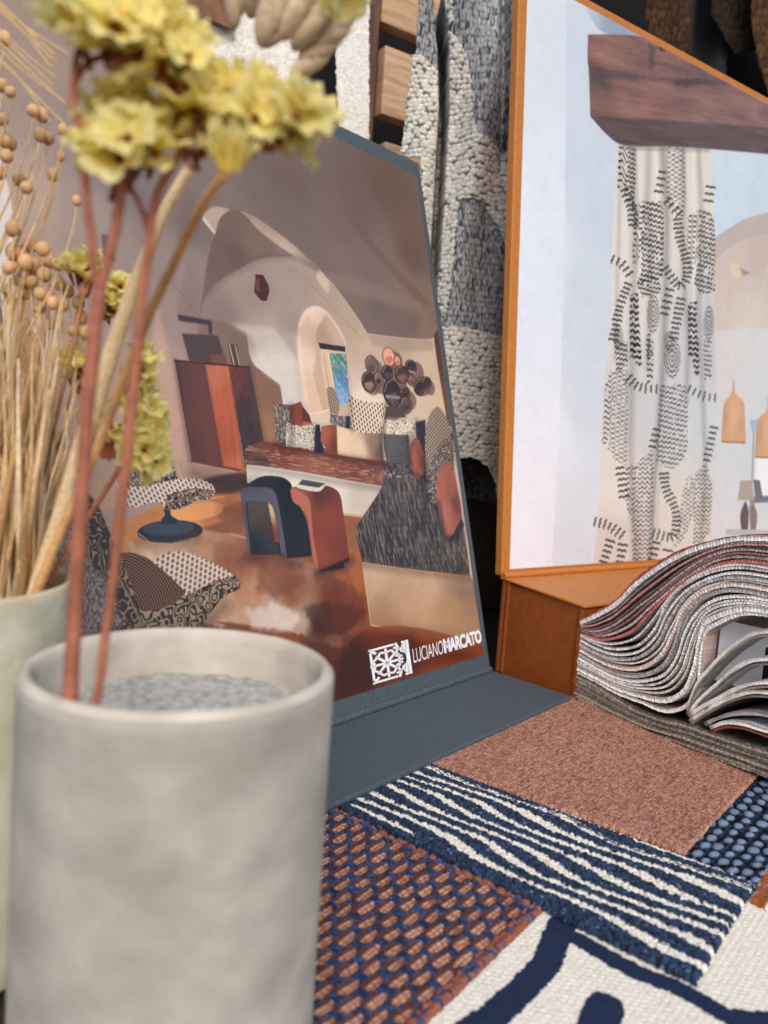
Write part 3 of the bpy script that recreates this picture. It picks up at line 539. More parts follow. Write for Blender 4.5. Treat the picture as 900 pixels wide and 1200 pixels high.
for P_, f in ((za([(112, 40), (160, 40), (158, 200), (150, 275), (105, 278)]), chev(20, 9.5, 5, .25, lean=.35)), (za([(160, 60), (205, 60), (205, 250), (195, 420), (150, 330), (140, 270), (160, 200)]), chev(9, 7, 2)),
        (za([(195, 370), (240, 350), (250, 520), (235, 600), (210, 715), (185, 690)]), chev(14, 8.5, 4, .24, lean=.5)), (za([(240, 350), (305, 352), (350, 350), (358, 470), (352, 760), (300, 790), (235, 790), (235, 600)]), chev(11, 8, 2.6)),
        (za([(235, 730), (330, 770), (345, 850), (240, 870), (210, 800)]), chev(9, 7, 2)), (za([(372, 60), (470, 60), (475, 300), (470, 440), (430, 420), (370, 350)]), chev(11, 7.6, 3, .2, lean=.15)),
        (za([(485, 430), (540, 405), (545, 620), (500, 760), (480, 650)]), chev(14, 8.5, 4, .24, lean=.45)), (za([(545, 400), (605, 400), (632, 480), (632, 840), (560, 860), (520, 800), (545, 620)]), chev(11, 8, 2.6)),
        (za([(172, 860), (218, 845), (235, 1200), (172, 1200)]), chev(14, 9.5, 2.6, .34)), (za([(485, 905), (535, 890), (545, 1200), (490, 1200)]), chev(14, 9.5, 2.6, .34)), (za([(280, 1040), (300, 1200), (262, 1200), (262, 1090)]), chev(9, 8, 2, .26)),
        (zb([(215, 0), (265, 0), (278, 140), (250, 130), (225, 60)]), chev(14, 9.5, 2.6, .34)), (zb([(300, 0), (335, 0), (330, 210), (300, 220)]), chev(11, 9, 2, .26)), (zb([(525, 10), (570, 0), (575, 185), (545, 180)]), chev(14, 9.5, 2.6, .34)), (zb([(595, 0), (640, 0), (640, 200), (598, 200)]), chev(9, 8, 2, .24)),
        (zb([(130, 0), (200, 0), (200, 130), (140, 160)]), chev(9, 7.5, 2.4)), (zb([(92, 180), (125, 150), (120, 380), (90, 545), (65, 530), (80, 300)]), chev(22, 8, 6, .22, lean=-.35)), (zb([(125, 150), (205, 150), (200, 400), (195, 650), (140, 620), (95, 560), (120, 380)]), chev(12, 7, 3.2, .2, lean=.35)),
        (zb([(370, 230), (500, 220), (515, 420), (500, 590), (440, 660), (350, 640), (358, 400)]), chev(12, 8, 2.4, .22, lean=.08)), (zb([(190, 655), (250, 640), (240, 760), (225, 960), (190, 830)]), chev(18, 8, 5, .22, lean=.4)), (zb([(250, 630), (330, 565), (335, 700), (322, 1130), (225, 1140), (222, 960), (240, 780)]), chev(14, 7.5, 3.6, .22)),
        (zb([(500, 730), (540, 690), (548, 850), (500, 1010), (440, 1080), (470, 900)]), chev(9, 7.5, 3, .2, lean=.4)), (zb([(548, 690), (610, 635), (640, 760), (625, 1000), (540, 1080), (545, 850)]), chev(14, 7.5, 3.6, .22))): fillmask(P_, f)
def swirl(c, rx, ry, r0, r1, rot=0):
    c = B.P([c])[0]; x0, x1, y0, y1 = [int(v) for v in (c[0]-rx*r1-4, c[0]+rx*r1+4, c[1]-ry*r1-4, c[1]+ry*r1+4)]
    x0 = max(x0, 0); y0 = max(y0, 0); X = B.Xg[y0:y1, x0:x1]; Y = B.Yg[y0:y1, x0:x1]
    th = np.arctan2((Y-c[1])/ry, (X-c[0])/rx); r = np.hypot((X-c[0])/rx, (Y-c[1])/ry)+.05*np.sin(th*14)
    m = (np.clip((.27-np.abs(np.mod(r*3.6/r1, 1)-.5))/.12, 0, 1)*(r < r1)*(r > r0))[..., None]
    base = (r < r1)[..., None]*.0; B.img[y0:y1, x0:x1] = B.img[y0:y1, x0:x1]*(1-m)+lin(ink)*m
swirl(za([(300, 960)])[0], 32, 62, .1, 1); swirl(za([(600, 1010)])[0], 30, 60, .1, 1); swirl(zb([(432, 90)])[0], 44, 66, .1, 1); swirl(za([(110, 1090)])[0], 24, 40, .1, 1); swirl(za([(385, 1110)])[0], 26, 34, .2, 1)
def trail(pts, L=4.8, n=None, w=8.2):
    P = np.array(pts, float); seg = np.linalg.norm(np.diff(P, axis=0), axis=1); n = n or max(2, int(seg.sum()/4.9)); Q = spline(P, n)
    T = np.gradient(Q, axis=0); T /= np.linalg.norm(T, axis=1)[:, None]
    for k in range(n):
        nx, ny = -T[k, 1], T[k, 0]; tx, ty = T[k]; l = L*(.8+.4*random.random())
        B.line([(Q[k, 0]+nx*l*a+tx*b_, Q[k, 1]+ny*l*a+ty*b_) for a, b_ in ((-1, .3), (-.5, -.7), (0, .6), (.5, -.6), (1, .4))], w, ink, .9)
for p in (za([(80, 665), (130, 690), (170, 745)]), za([(165, 800), (120, 920), (85, 1100)]), za([(432, 450), (445, 560), (480, 680), (480, 770), (440, 810), (365, 715)]), za([(390, 830), (360, 960)]), za([(450, 880), (410, 1090)]),
        za([(350, 195), (330, 300)]), za([(610, 275), (598, 350)]), za([(145, 290), (185, 400), (190, 480)]), za([(375, 350), (440, 420)]), zb([(205, 195), (260, 240), (350, 250)]), zb([(520, 250), (590, 285), (655, 295)]), zb([(160, 660), (180, 810)]), zb([(390, 690), (400, 770), (445, 870), (455, 950), (430, 1020), (335, 1000)]),
        zb([(30, 940), (100, 960), (170, 1010)]), zb([(110, 1040), (75, 1150)]), zb([(350, 460), (330, 550)]), zb([(650, 450), (612, 620)]), zb([(175, 1060), (160, 1150)]), zb([(350, 1050), (330, 1140)]), zb([(410, 1090), (400, 1140)])): trail(p)
# beam
_b = B.P([(700, 139), (895, 175)]); _k = (_b[1, 1]-_b[0, 1])/(_b[1, 0]-_b[0, 0])
def wood(X, Y):
    Y = Y-_k*X
    n = .5*fbm(X/150, Y/8+1.2*vnoise(X/160, Y/40, 1), 4, 5)+.5*fbm(X/90, Y/30, 7, 4)+.12*(vnoise(X/40, Y/2.5, 5)-.5); return np.clip(.5+1.15*(n-.1), .28, 1.4)
z8 = lambda p: Z(680, 20, 4.09, p)
B.grad(z8([(34, 85), (150, 84), (250, 90), (330, 98), (500, 60), (1300, 300), (1300, 700), (620, 632), (420, 622), (280, 622), (190, 612), (120, 560), (45, 478), (38, 260), (32, 200)]),
    [(z8([(100, 150)])[0], (146, 106, 98)), (z8([(80, 290)])[0], (88, 72, 72)), (z8([(250, 350)])[0], (120, 92, 88)), (z8([(300, 450)])[0], (138, 98, 92)), (z8([(200, 420)])[0], (134, 98, 92)), (z8([(600, 280)])[0], (108, 86, 86)), (z8([(600, 400)])[0], (134, 102, 98)), (z8([(350, 200)])[0], (124, 94, 90)), (z8([(750, 460)])[0], (128, 98, 94)), (z8([(90, 400)])[0], (120, 90, 86))], tex=wood, soft=1)
B.fill(z8([(45, 476), (300, 490), (600, 510), (1300, 560), (1300, 720), (900, 660), (420, 622), (190, 612), (120, 560)]), (84, 72, 74), soft=2, alpha=.85, tex=wood)
B.fill(z8([(45, 245), (200, 262), (350, 290), (700, 300), (900, 340), (700, 330), (420, 310), (250, 300), (60, 300)]), (72, 60, 64), soft=6, alpha=.6, wob=3)
B.fill(z8([(325, 130), (360, 140), (352, 250), (330, 250)]), (72, 58, 60), soft=3, alpha=.6, wob=8); B.fill(z8([(372, 140), (405, 142), (402, 170), (380, 168)]), (50, 44, 48), soft=2, alpha=.8, wob=4); B.fill(z8([(440, 310), (560, 300), (600, 320), (520, 335), (450, 330)]), (60, 52, 56), soft=4, alpha=.6, wob=3)
B.fill(z8([(190, 612), (620, 632), (620, 650), (190, 640)]), (120, 116, 118), soft=4, alpha=.5)
M_printA = A.material('glossy_photo_print', .3, .45, .22, (1.08, 1.05, 1.03), 1.13)
M_printB = B.material('satin_photo_print', .5, .3, 0., (1.02, 1., .985))

# ------------------------------------------------------------------ solid materials
M_concrete = noise_mat('cast_concrete', (146, 140, 132), (198, 191, 179), 48, .85, .2, bump=.3, bscale=700, c3=(171, 166, 158), lo=.2, hi=.8, stretch=(1, 1, 1.2), bdist=.001, detail=9)
M_rim = noise_mat('worn_concrete_rim', (184, 175, 162), (212, 203, 190), 60, .85, .2, bump=.3, bscale=500)
M_foam = noise_mat('grey_floral_foam', (150, 149, 144), (200, 198, 192), 420, .95, .05, bump=.4, bscale=900, bdist=.0008)
M_glaze = noise_mat('speckled_green_glaze', (186, 186, 162), (210, 206, 186), 70, .55, .4, bump=.4, bscale=260, c3=(198, 196, 175), bdist=.001)
M_glazerim = noise_mat('unglazed_tan_rim', (190, 176, 150), (206, 196, 172), 90, .7, .3, bump=.2)
M_bluebook = noise_mat('slate_blue_bookcloth', (66, 78, 87), (82, 94, 102), 700, .62, .35, bump=.3, bscale=1500, bdist=.0004)
M_orange = noise_mat('burnt_orange_bookcloth', (180, 110, 44), (192, 122, 54), 300, .5, .4, bump=.15, bscale=1600, bdist=.0004)
M_orange_shade = noise_mat('shaded_orange_bookcloth', (132, 66, 26), (144, 76, 30), 160, .45, .4, bump=.12, bscale=1600, bdist=.0004)  # same orange cloth, with the shade of the box's side put into the colour
M_table = noise_mat('dark_table_veneer', (36, 26, 22), (52, 38, 30), 30, .5, .3, stretch=(1, 8, 1))
M_wall = noise_mat('pale_plaster', (200, 198, 196), (214, 212, 208), 8, .9, .1)
M_black = noise_mat('black_cloth', (14, 14, 16), (24, 24, 26), 80, .9, .1, bump=.4)
M_leather = noise_mat('brown_leather', (108, 66, 36), (132, 84, 48), 120, .5, .35, bump=.5, bscale=500, stretch=(1, 1, .4))
M_darkwood = noise_mat('dark_brown_wood', (74, 42, 28), (104, 62, 42), 30, .55, .3, stretch=(6, 6, .6), bump=.2)
M_palewood = noise_mat('pale_pine_slat', (176, 140, 108), (206, 172, 138), 26, .6, .25, stretch=(.8, .8, 9), bump=.15)
M_darkbrown = noise_mat('dark_brown_leather', (34, 20, 16), (50, 30, 22), 40, .5, .3, bump=.3)
M_white = noise_mat('white_card', (216, 220, 228), (226, 230, 238), 40, .5, .3)
M_disc = noise_mat('plain_black_disc', (26, 22, 24), (34, 30, 30), 40, .5, .3)
M_logo = noise_mat('white_logo_ink', (232, 236, 242), (240, 244, 250), 40, .45, .3)
M_greyd = noise_mat('dark_grey_cloth', (36, 36, 40), (58, 58, 62), 25, .9, .1, bump=.3, stretch=(6, 6, .4))

UP = np.array([0, 0, 1.])
# ------------------------------------------------------------------ the setting
me = mesh_np('table_top', [(-1.2, -.35, 0), (1.6, -.35, 0), (1.6, 1.25, 0), (-1.2, 1.25, 0), (-1.2, -.35, -.04), (1.6, -.35, -.04), (1.6, 1.25, -.04), (-1.2, 1.25, -.04)],
             [(0, 1, 2, 3), (7, 6, 5, 4), (0, 4, 5, 1), (1, 5, 6, 2), (2, 6, 7, 3), (3, 7, 4, 0)], smooth=False)
tag(link('table_top', me, M_table), kind='structure')
me = mesh_np('back_wall', [(-2.2, 1.6, -.9), (2.6, 1.6, -.9), (2.6, 1.6, 1.9), (-2.2, 1.6, 1.9), (-2.2, 1.7, -.9), (2.6, 1.7, -.9), (2.6, 1.7, 1.9), (-2.2, 1.7, 1.9)],
             [(3, 2, 1, 0), (4, 5, 6, 7), (0, 1, 5, 4), (1, 2, 6, 5), (2, 3, 7, 6), (3, 0, 4, 7)], smooth=False)
tag(link('back_wall', me, M_wall), kind='structure')

# ------------------------------------------------------------------ concrete vase
vc = onplane(210, 782, (0, 0, .1205), UP); R = .0424
vase = thing('concrete_vase', 'pale grey concrete cylinder vase in the foreground holding a reddish-stemmed yellow sprig', 'vase', (vc[0], vc[1], 0))
h = .1205
lathe('body', [(0, .001), (R*.5, .001), (R*.93, .001), (R*.985, .004), (R, .012), (R, .03), (R, .06), (R, .09), (R, h-.004), (R*.99, h-.0015)], vase.location, M_concrete, vase, wob=.002)
lathe('rim', [(R*.99, h-.0015), (R*.965, h), (R*.93, h+.0001), (R*.905, h-.002), (R*.9, h-.006), (R*.9, h-.02), (R*.9, h-.04), (R*.9, h-.06)], vase.location, M_rim, vase, wob=.002)
n = 60; th = np.linspace(0, 2*np.pi, n, endpoint=False); rr = np.linspace(.02, 1, 24)
X = rr[:, None]*R*.9*np.cos(th); Y = rr[:, None]*R*.9*np.sin(th); hz = h-.0145+.0008*(fbm(X*900+9, Y*900+7, 3)-.5)+.0008*(fbm(X*1400, Y*1400, 5)-.5)
link('foam_filling', mesh_np('foam_filling', np.stack([vc[0]+X, vc[1]+Y, hz], -1).reshape(-1, 3), grid_faces(24, n, True)), M_foam, vase)

# it stands slightly tipped back on the uneven cloth
vase.rotation_euler = (math.radians(-2.), 0, 0)

# ------------------------------------------------------------------ green pot
gc = at(-52, 690, .249); gc = np.array([gc[0], gc[1], 0]); gh = .1308; GR = .0366
pot = thing('glazed_pot', 'pale green glazed pot full of dried stems at the left edge', 'pot', gc)
lathe('body', [(0, .001), (GR*.5, .001), (GR*.93, .001), (GR*.98, .004), (GR, .012), (GR, .04), (GR, .08), (GR, .1), (GR, gh-.003)], gc, M_glaze, pot, wob=.003)
lathe('rim', [(GR, gh-.003), (GR*.985, gh-.0005), (GR*.955, gh), (GR*.925, gh-.002), (GR*.92, gh-.01), (GR*.92, gh-.04), (GR*.92, gh-.08), (GR*.92, gh-.1)], gc, M_glazerim, pot, wob=.003)

# ------------------------------------------------------------------ display board
def slab(name, p0, a, b, n, u0, u1, v0, v1, t, mat, parent, bev=.0012):
    """board with rounded edges: face at p0-plane, thickness t behind it (n points to the viewer side)"""
    mb = MB(); o = p0+a*u0+b*v0; mb.box(o-n*t, a*(u1-u0), b*(v1-v0), n*t)
    ob = mb.build(name, mat, parent, smooth=False)
    m = ob.modifiers.new('bevel', 'BEVEL'); m.width = bev; m.segments = 3; m.limit_method = 'NONE'
    return ob
def sheet_obj(name, S, p0, a, b, n, u0, u1, v0, v1, lift, mat, parent):
    nu = nv = 2; V = [p0+a*u+b*v+n*lift for v in (v0, v1) for u in (u0, u1)]
    V += [q-n*lift*.9 for q in V]; uv = [(0, 0), (1, 0), (0, 1), (1, 1)]*2
    return link(name, mesh_np(name, V, [(0, 1, 3, 2), (0, 4, 5, 1), (1, 5, 7, 3), (3, 7, 6, 2), (2, 6, 4, 0)], uv=uv, smooth=False), mat, parent)
PN = np.cross(PBa, PBb); PN = PN if PN[1] < 0 else -PN
board = thing('display_board', 'slate blue stand-up display board showing a vaulted living room with a white logo', 'display board', (PB0[0], PB0[1], 0))
slab('board_panel', PB0, PBa, PBb, PN, -.3395, .0022, .004, .4132, .0045, M_bluebook, board)
sheet_obj('printed_photo', A, PB0, PBa, PBb, PN, -.338, -.005, .0158, .401, .0004, M_printA, board)
# spine below the panel, hinge groove and flap lying on the swatches
def flat_slab(name, P, zt, t, mat, parent, bev=.001):
    V = [(p[0], p[1], zt) for p in P]+[(p[0], p[1], zt-t) for p in P]
    ob = link(name, mesh_np(name, V, [(0, 1, 2, 3), (7, 6, 5, 4), (0, 4, 5, 1), (1, 5, 6, 2), (2, 6, 7, 3), (3, 7, 4, 0)], smooth=False), mat, parent)
    m = ob.modifiers.new('bevel', 'BEVEL'); m.width = bev; m.segments = 3; m.limit_method = 'NONE'; return ob
FZ = .0088
f1 = ground(652, 824, FZ); fh = PB0.copy(); fh[2] = 0
fw = abs(np.dot(f1-PB0, az(131.9)))
g0 = np.array([PB0[0], PB0[1], 0])+az(131.9)*.002+PBa*.002
P = [g0-PBa*.36, g0, g0+az(131.9)*(fw-.002), g0+az(131.9)*(fw-.002)-PBa*.36]
fl = flat_slab('base_flap', P, FZ, .0032, M_bluebook, board)
mb = MB()
for (du, dv, r) in ((.0, .0035, .0028), (.003, -.0005, .0022)):
    mb.tube(spline([PB0+PBa*(-.337)+PBb*dv+az(131.9)*du, PB0+PBa*(-.17)+PBb*dv+az(131.9)*du, PB0+PBa*.0005+PBb*dv+az(131.9)*du], 8), r, k=10)
mb.build('hinge_fold', M_bluebook, board)
mb = MB(); mb.box(PB0+PBa*(-.24)+PBb*.24-PN*.0047, PBa*.14, (PBn*.17-PBb*.0-UP*.232-PBn*.02), -PN*.004)
sv = mb.build('back_strut', M_bluebook, board, smooth=False)
# logo: emblem and lettering as thin white ink on the print
def onprint(pts): return planecoords(pts, PB0, PBa, PBb)
def ink_mesh(name, quads, parent, lift=.0007):
    V = []; Fq = []
    for qd in quads:
        k = len(V); V += [PB0+PBa*u+PBb*v+PN*lift for u, v in qd]; Fq.append((k, k+1, k+2, k+3))
    return link(name, mesh_np(name, V, Fq, smooth=False), M_logo, parent)
EM = onprint([(431, 762), (477, 749.5), (482.6, 788.7), (437, 802)])
def em(x, y): return (EM[0]*(1-x)+EM[1]*x)*(1-y)+(EM[3]*(1-x)+EM[2]*x)*y
quads = []
def stroke(p, q, w=.07, w2=None):
    w2 = w2 or w; p = np.array(p, float); q = np.array(q, float); d = (q-p)/np.linalg.norm(q-p); nn = np.array([-d[1], d[0]])
    quads.append([em(*(p+nn*w/2)), em(*(q+nn*w2/2)), em(*(q-nn*w2/2)), em(*(p-nn*w/2))])
c0 = (.40, .5)
for a in range(0, 360, 45):
    r_ = .36 if a % 90 else .42; e = (c0[0]+r_*math.cos(math.radians(a)), c0[1]+r_*math.sin(math.radians(a))); stroke(c0, e, .075, .06)
for a0 in (22.5, 67.5, 112.5, 157.5, 202.5, 247.5, 292.5, 337.5):
    r1 = .19; m_ = (c0[0]+.36*math.cos(math.radians(a0)), c0[1]+.36*math.sin(math.radians(a0)))
    for s_ in (-22.5, 22.5):
        e = (c0[0]+.3*math.cos(math.radians(a0+s_)), c0[1]+.3*math.sin(math.radians(a0+s_))); stroke(e, m_, .06)
stroke((.0, .03), (.62, .03), .06); stroke((.0, .97), (.62, .97), .06); stroke((.03, .1), (.03, .9), .06)
for (x, y) in ((.0, .0), (.0, 1.)): stroke((x, y), (.16, y+(.16 if y < .5 else -.16)), .07)
stroke((.66, .0), (.72, .16), .07); stroke((.66, 1.), (.72, .84), .07); stroke((.60, .12), (.74, .18), .06); stroke((.60, .88), (.74, .82), .06)
stroke((.72, .16), (.62, .36), .06); stroke((.72, .84), (.62, .64), .06); stroke((.62, .36), (.8, .42), .06); stroke((.62, .64), (.8, .58), .06)
stroke((.95, .0), (.95, 1.), .1); stroke((.82, .02), (.92, .05), .07); stroke((.82, .98), (.92, .95), .07)
quads.append([em(.8, .12), em(.93, .02), em(.93, .30), em(.82, .34)]); quads.append([em(.8, .88), em(.93, .98), em(.93, .70), em(.82, .66)])
quads.append([em(.74, .2), em(.84, .12), em(.86, .3), em(.77, .3)]); quads.append([em(.74, .8), em(.84, .88), em(.86, .7), em(.77, .7)])
quads.append([em(.86, .30), em(.93, .28), em(.93, .40), em(.88, .40)]); quads.append([em(.86, .70), em(.93, .72), em(.93, .60), em(.88, .60)])
ink_mesh('logo_emblem', [q if False else q for q in quads], board)
def lettering(name, txt, corners, bold, lift=.0007):
    cu = bpy.data.curves.new(name, 'FONT'); cu.body = txt; cu.size = 1; cu.offset = bold; cu.resolution_u = 4; cu.space_character = .9 if bold > 0 else .95
    o = bpy.data.objects.new(name+'_src', cu); COL.objects.link(o); bpy.context.view_layer.update()
    dg = bpy.context.evaluated_depsgraph_get(); me = bpy.data.meshes.new_from_object(o.evaluated_get(dg)); bpy.data.objects.remove(o)
    co = np.array([v.co[:2] for v in me.vertices]); lo = co.min(0); hi = co.max(0); t = (co-lo)/(hi-lo)
    C4 = onprint(corners)                                    # TL TR BR BL
    x = t[:, :1]; y = 1-t[:, 1:]; uvp = (C4[0]*(1-x)+C4[1]*x)*(1-y)+(C4[3]*(1-x)+C4[2]*x)*y
    for v, (a_, b_) in zip(me.vertices, uvp): v.co = Vector(PB0+PBa*a_+PBb*b_+PN*lift)
    me.materials.clear(); return link(name, me, M_logo, board)
lettering('logo_lettering', 'LUCIANO', [(482.2, 760.5), (517.6, 750), (519, 766), (484.2, 777)], -.006)
lettering('logo_lettering', 'MARCATO', [(517.5, 749), (562, 737.5), (564, 753), (520, 766)], .05, .0009)

# ------------------------------------------------------------------ orange sample book: lid, spine box, pages
LN = np.cross(LIDa, LIDb); LN = LN if LN[1] < 0 else -LN
book = thing('fabric_sample_book', 'burnt orange sample book, curtain photo in its raised lid, thick folded fabric pages', 'sample book', (BOXF[0], BOXF[1], 0))
slab('lid', LID0, LIDa, LIDb, LN, -.002, .424, .0, .4738, .0085, M_orange, book, .0015)
sheet_obj('printed_photo', B, LID0, LIDa, LIDb, LN, .0062, .415, .0052, .4665, .0004, M_printB, book)
top = .0772; dep = .0835
# side panel (recessed between two rounded edges), top panel, front edge strip
bk = BOXF-BOXd*dep
mb = MB(); mb.box(bk+BOXd*.006+LIDa*.0015, BOXd*(dep-.010), LIDa*.003, UP*(top-.004)); mb.build('side_panel', M_orange_shade, book, smooth=False)
def bar(name, o, a, b, c, mat):
    mb = MB(); mb.box(o, a, b, c); ob = mb.build(name, mat, book, smooth=False)
    m = ob.modifiers.new('bevel', 'BEVEL'); m.width = .001; m.segments = 2; m.limit_method = 'NONE'
bar('box_edge', bk-BOXd*.001, BOXd*.0042, LIDa*.38, UP*(top-.001), M_orange_shade)
bar('box_edge', bk+BOXd*.0045, BOXd*.003, LIDa*.006, UP*(top-.002), M_orange_shade)
bar('box_edge', BOXF-BOXd*.0042, BOXd*.0042, LIDa*.38, UP*(top-.003), M_orange_shade)
o = bk+UP*(top-.0018)-LIDa*.001-BOXd*.003
V = [o, o+LIDa*.42, o+LIDa*.42+BOXd*(dep+.005)-UP*.003, o+BOXd*(dep+.005)-UP*.003]; V += [v+UP*.0022 for v in V]
tp = link('top_panel', mesh_np('top_panel', V, [(3, 2, 1, 0), (4, 5, 6, 7), (0, 1, 5, 4), (1, 2, 6, 5), (2, 3, 7, 6), (3, 0, 4, 7)], smooth=False), M_orange, book)
m = tp.modifiers.new('bevel', 'BEVEL'); m.width = .0009; m.segments = 2; m.limit_method = 'NONE'
mb = MB(); mb.tube([LID0-LIDa*.002+UP*.0005+LN*.002, LID0+LIDa*.42+UP*.0005+LN*.002], .0026, k=10); mb.build('lid_hinge', M_orange, book)

K = [[(680, 729), (692, 722), (706, 714), (723, 703), (747, 678), (775, 658), (800, 645), (830, 636), (862, 630), (900, 628), (950, 634)],
     [(681, 737), (697, 739), (716, 733), (736, 719), (757, 703), (777, 688), (800, 670), (830, 652), (862, 643), (900, 645), (950, 652)],
     [(681, 741), (700, 749), (720, 748), (742, 739), (760, 720), (777, 704), (800, 684), (830, 666), (862, 658), (900, 661), (950, 668)],
     [(680, 746), (700, 756), (722, 762), (748, 757), (768, 738), (781, 708), (798, 688), (826, 673), (860, 666), (900, 670), (950, 680)],
     [(678, 765), (698, 777), (722, 788), (750, 791), (776, 778), (790, 752), (799, 724), (816, 703), (845, 691), (875, 692), (920, 702)],
     [(676, 786), (698, 797), (722, 810), (750, 820), (780, 829), (804, 820), (816, 795), (821, 762), (826, 738), (846, 725), (872, 717), (905, 720)]]
def prof(px): return planecoords(px, BOXF, BOXd, UP)
KP = [spline(prof(k), 110) for k in K]
def between(t):
    i = min(int(t), len(KP)-2); f = t-i; return KP[i]*(1-f)+KP[i+1]*f
PW = .27
def page(P, th, cfront, ctop, cbot=None, speck=None, name='fabric_page', saw=.00022, jitter=0.0, wave=.0022, depth=PW):
    """one sheet of cloth: profile P (s,z) swept along the book's depth, with a sawn (pinked) visible edge"""
    n = len(P)*3; P = spline(P, n); T = np.gradient(P, axis=0); T /= np.linalg.norm(T, axis=1)[:, None]; Nn = np.stack([-T[:, 1], T[:, 0]], 1)
    nd = 14; dv = np.r_[0, .0006, .003, np.linspace(.01, depth, nd-3)]
    sd = random.random()*50; k = np.arange(n)
    sawt = saw*np.where((k//2) % 2, 1, -1)*.6+.0009*(fbm(k*.05+sd, k*0.+3, 3)-.5)+jitter
    V = []; Tt = []
    edge_n = vnoise(k*.9+sd, k*0+1., 5)
    for side, off in ((0, th/2), (1, -th/2)):
        for j, d in enumerate(dv):
            w = wave*(fbm(P[:, 0]*40+sd, P[:, 1]*40+d*12, 3)-.5)*(.4+d/PW)
            q = P+Nn*(off*(.82+.36*vnoise(k*.35+sd, k*0.+d*30, 7))+w)[:, None]
            dd = d+sawt*(1 if j < 2 else .3 if j == 2 else 0)
            V.append(BOXF+q[:, :1]*BOXd+q[:, 1:]*UP+np.asarray(dd).reshape(-1, 1)*LIDa)
            c = lin(cfront if j == 0 else (ctop if side == 0 else (cbot or ctop)))
            t = np.repeat(c[None], n, 0)*(.90+.2*vnoise(k*.22+sd, k*0.+j*3, 1))[:, None]*(.95+.1*hash2(k+sd, k*0+j))[:, None]
            if speck is not None and j <= 1: t = np.where((edge_n > .68)[:, None], .55*lin(speck)*np.ones((n, 1))+.45*t, t)
            Tt.append(t)
    V = np.array(V); G = 2*nd
    Fq = [grid_faces(nd, n), grid_faces(nd, n)[:, ::-1]+nd*n]
    i = np.arange(n-1); Fq.append(np.stack([i, i+nd*n, i+1+nd*n, i+1], 1)[:, ::-1])
    e = (nd-1)*n; Fq.append(np.stack([e+i, e+i+nd*n, e+i+1+nd*n, e+i+1], 1))
    for c_ in (0, n-1):
        j = np.arange(nd-1)*n+c_; Fq.append(np.stack([j, j+nd*n, j+n+nd*n, j+n], 1))
    return link(name, mesh_np(name, V.reshape(-1, 3), np.vstack(Fq), np.array(Tt).reshape(-1, 3)), M_yarn, book)
greys = [(172, 168, 166), (150, 148, 148), (188, 182, 176), (128, 126, 130), (196, 190, 184), (160, 152, 148), (176, 172, 172), (142, 136, 134), (184, 172, 164)]
sheets = [(0.0, .0016, (140, 70, 60), (150, 84, 72), (206, 202, 200), (90, 44, 42)), (.17, .0026, (236, 232, 226), (206, 202, 200), None, None), (.42, .0012, (96, 84, 86), (120, 112, 112), None, (186, 180, 178)), (.64, .0012, (150, 100, 96), (130, 96, 94), None, (210, 200, 196)),
          (.86, .0013, (84, 68, 70), (110, 84, 84), None, (150, 110, 108)), (1.1, .0013, (140, 132, 132), (150, 140, 140), None, (80, 66, 68)), (1.36, .0013, (110, 70, 72), (120, 84, 84), None, (160, 140, 138)), (1.62, .0014, (168, 158, 156), (176, 170, 168), None, (110, 90, 90)),
          (1.95, .0017, (152, 84, 78), (160, 92, 84), (176, 172, 176), (186, 110, 100)), (2.45, .0012, (176, 174, 178), (184, 182, 184), None, None), (2.95, .0015, (214, 210, 206), (196, 192, 188), None, (60, 56, 58))]
t = 3.12; gi = 0; rp = random.Random(4)
pale = [(206, 202, 198), (150, 146, 148), (226, 218, 206), (186, 168, 162), (132, 128, 130), (214, 206, 196), (190, 184, 182), (228, 224, 218), (164, 156, 150), (208, 196, 186)]
while t < 5.01:
    step = rp.choice([.12, .17, .22, .27]); sheets.append((t+step*.5, step*(.0085 if t < 4 else .0098), pale[gi % 10], pale[(gi+3) % 10], None, [None, (96, 92, 94), None, (236, 232, 226), None][gi % 5])); t += step; gi += 1
br = lambda c: tuple(min(250, int(v*1.2+26)) for v in c) if c else None
for (t_, th, cf, ct, cb, sp) in sheets: page(between(t_), th*1.18, br(cf), ct, cb, sp, jitter=.0016*(random.random()-.5))
# the fan of loosely lifted pages at the right
FAN = [[(806, 833), (812, 812), (823, 793), (849, 765), (865, 753), (887, 741), (930, 738)], [(808, 836), (817, 823), (836, 805), (862, 783), (887, 773), (930, 774)], [(808, 840), (820, 830), (838, 820), (869, 804), (900, 799), (940, 802)],
       [(808, 845), (826, 833), (849, 820), (874, 811), (900, 811), (940, 818)], [(826, 849), (840, 842), (856, 837), (878, 835), (905, 839), (940, 848)], [(832, 853), (849, 847), (870, 848), (900, 857), (940, 868)]]
fc = [((190, 182, 172), (180, 174, 166), (150, 146, 144)), ((214, 210, 202), (190, 188, 184), (190, 186, 180)), ((216, 214, 212), (190, 188, 188), (90, 86, 86)), ((206, 188, 172), (188, 170, 158), (120, 104, 96)), ((120, 118, 122), (130, 128, 132), (60, 58, 62)), ((214, 216, 222), (210, 212, 220), (140, 80, 60))]
for k_, (px, (cf, ct, cb)) in enumerate(zip(FAN, fc)):
    P = prof(px); page(P, .0024, br(cf), ct, cb, None if k_ == 5 else (206, 202, 196)); 
    if k_ < 4: page(P-[0, .0026], .0014, greys[(k_*2+1) % 9], ct, cb, (90, 84, 80))
page(prof(FAN[5])-[0, .0026], .002, (138, 80, 60), (130, 76, 58), None, (110, 60, 46))
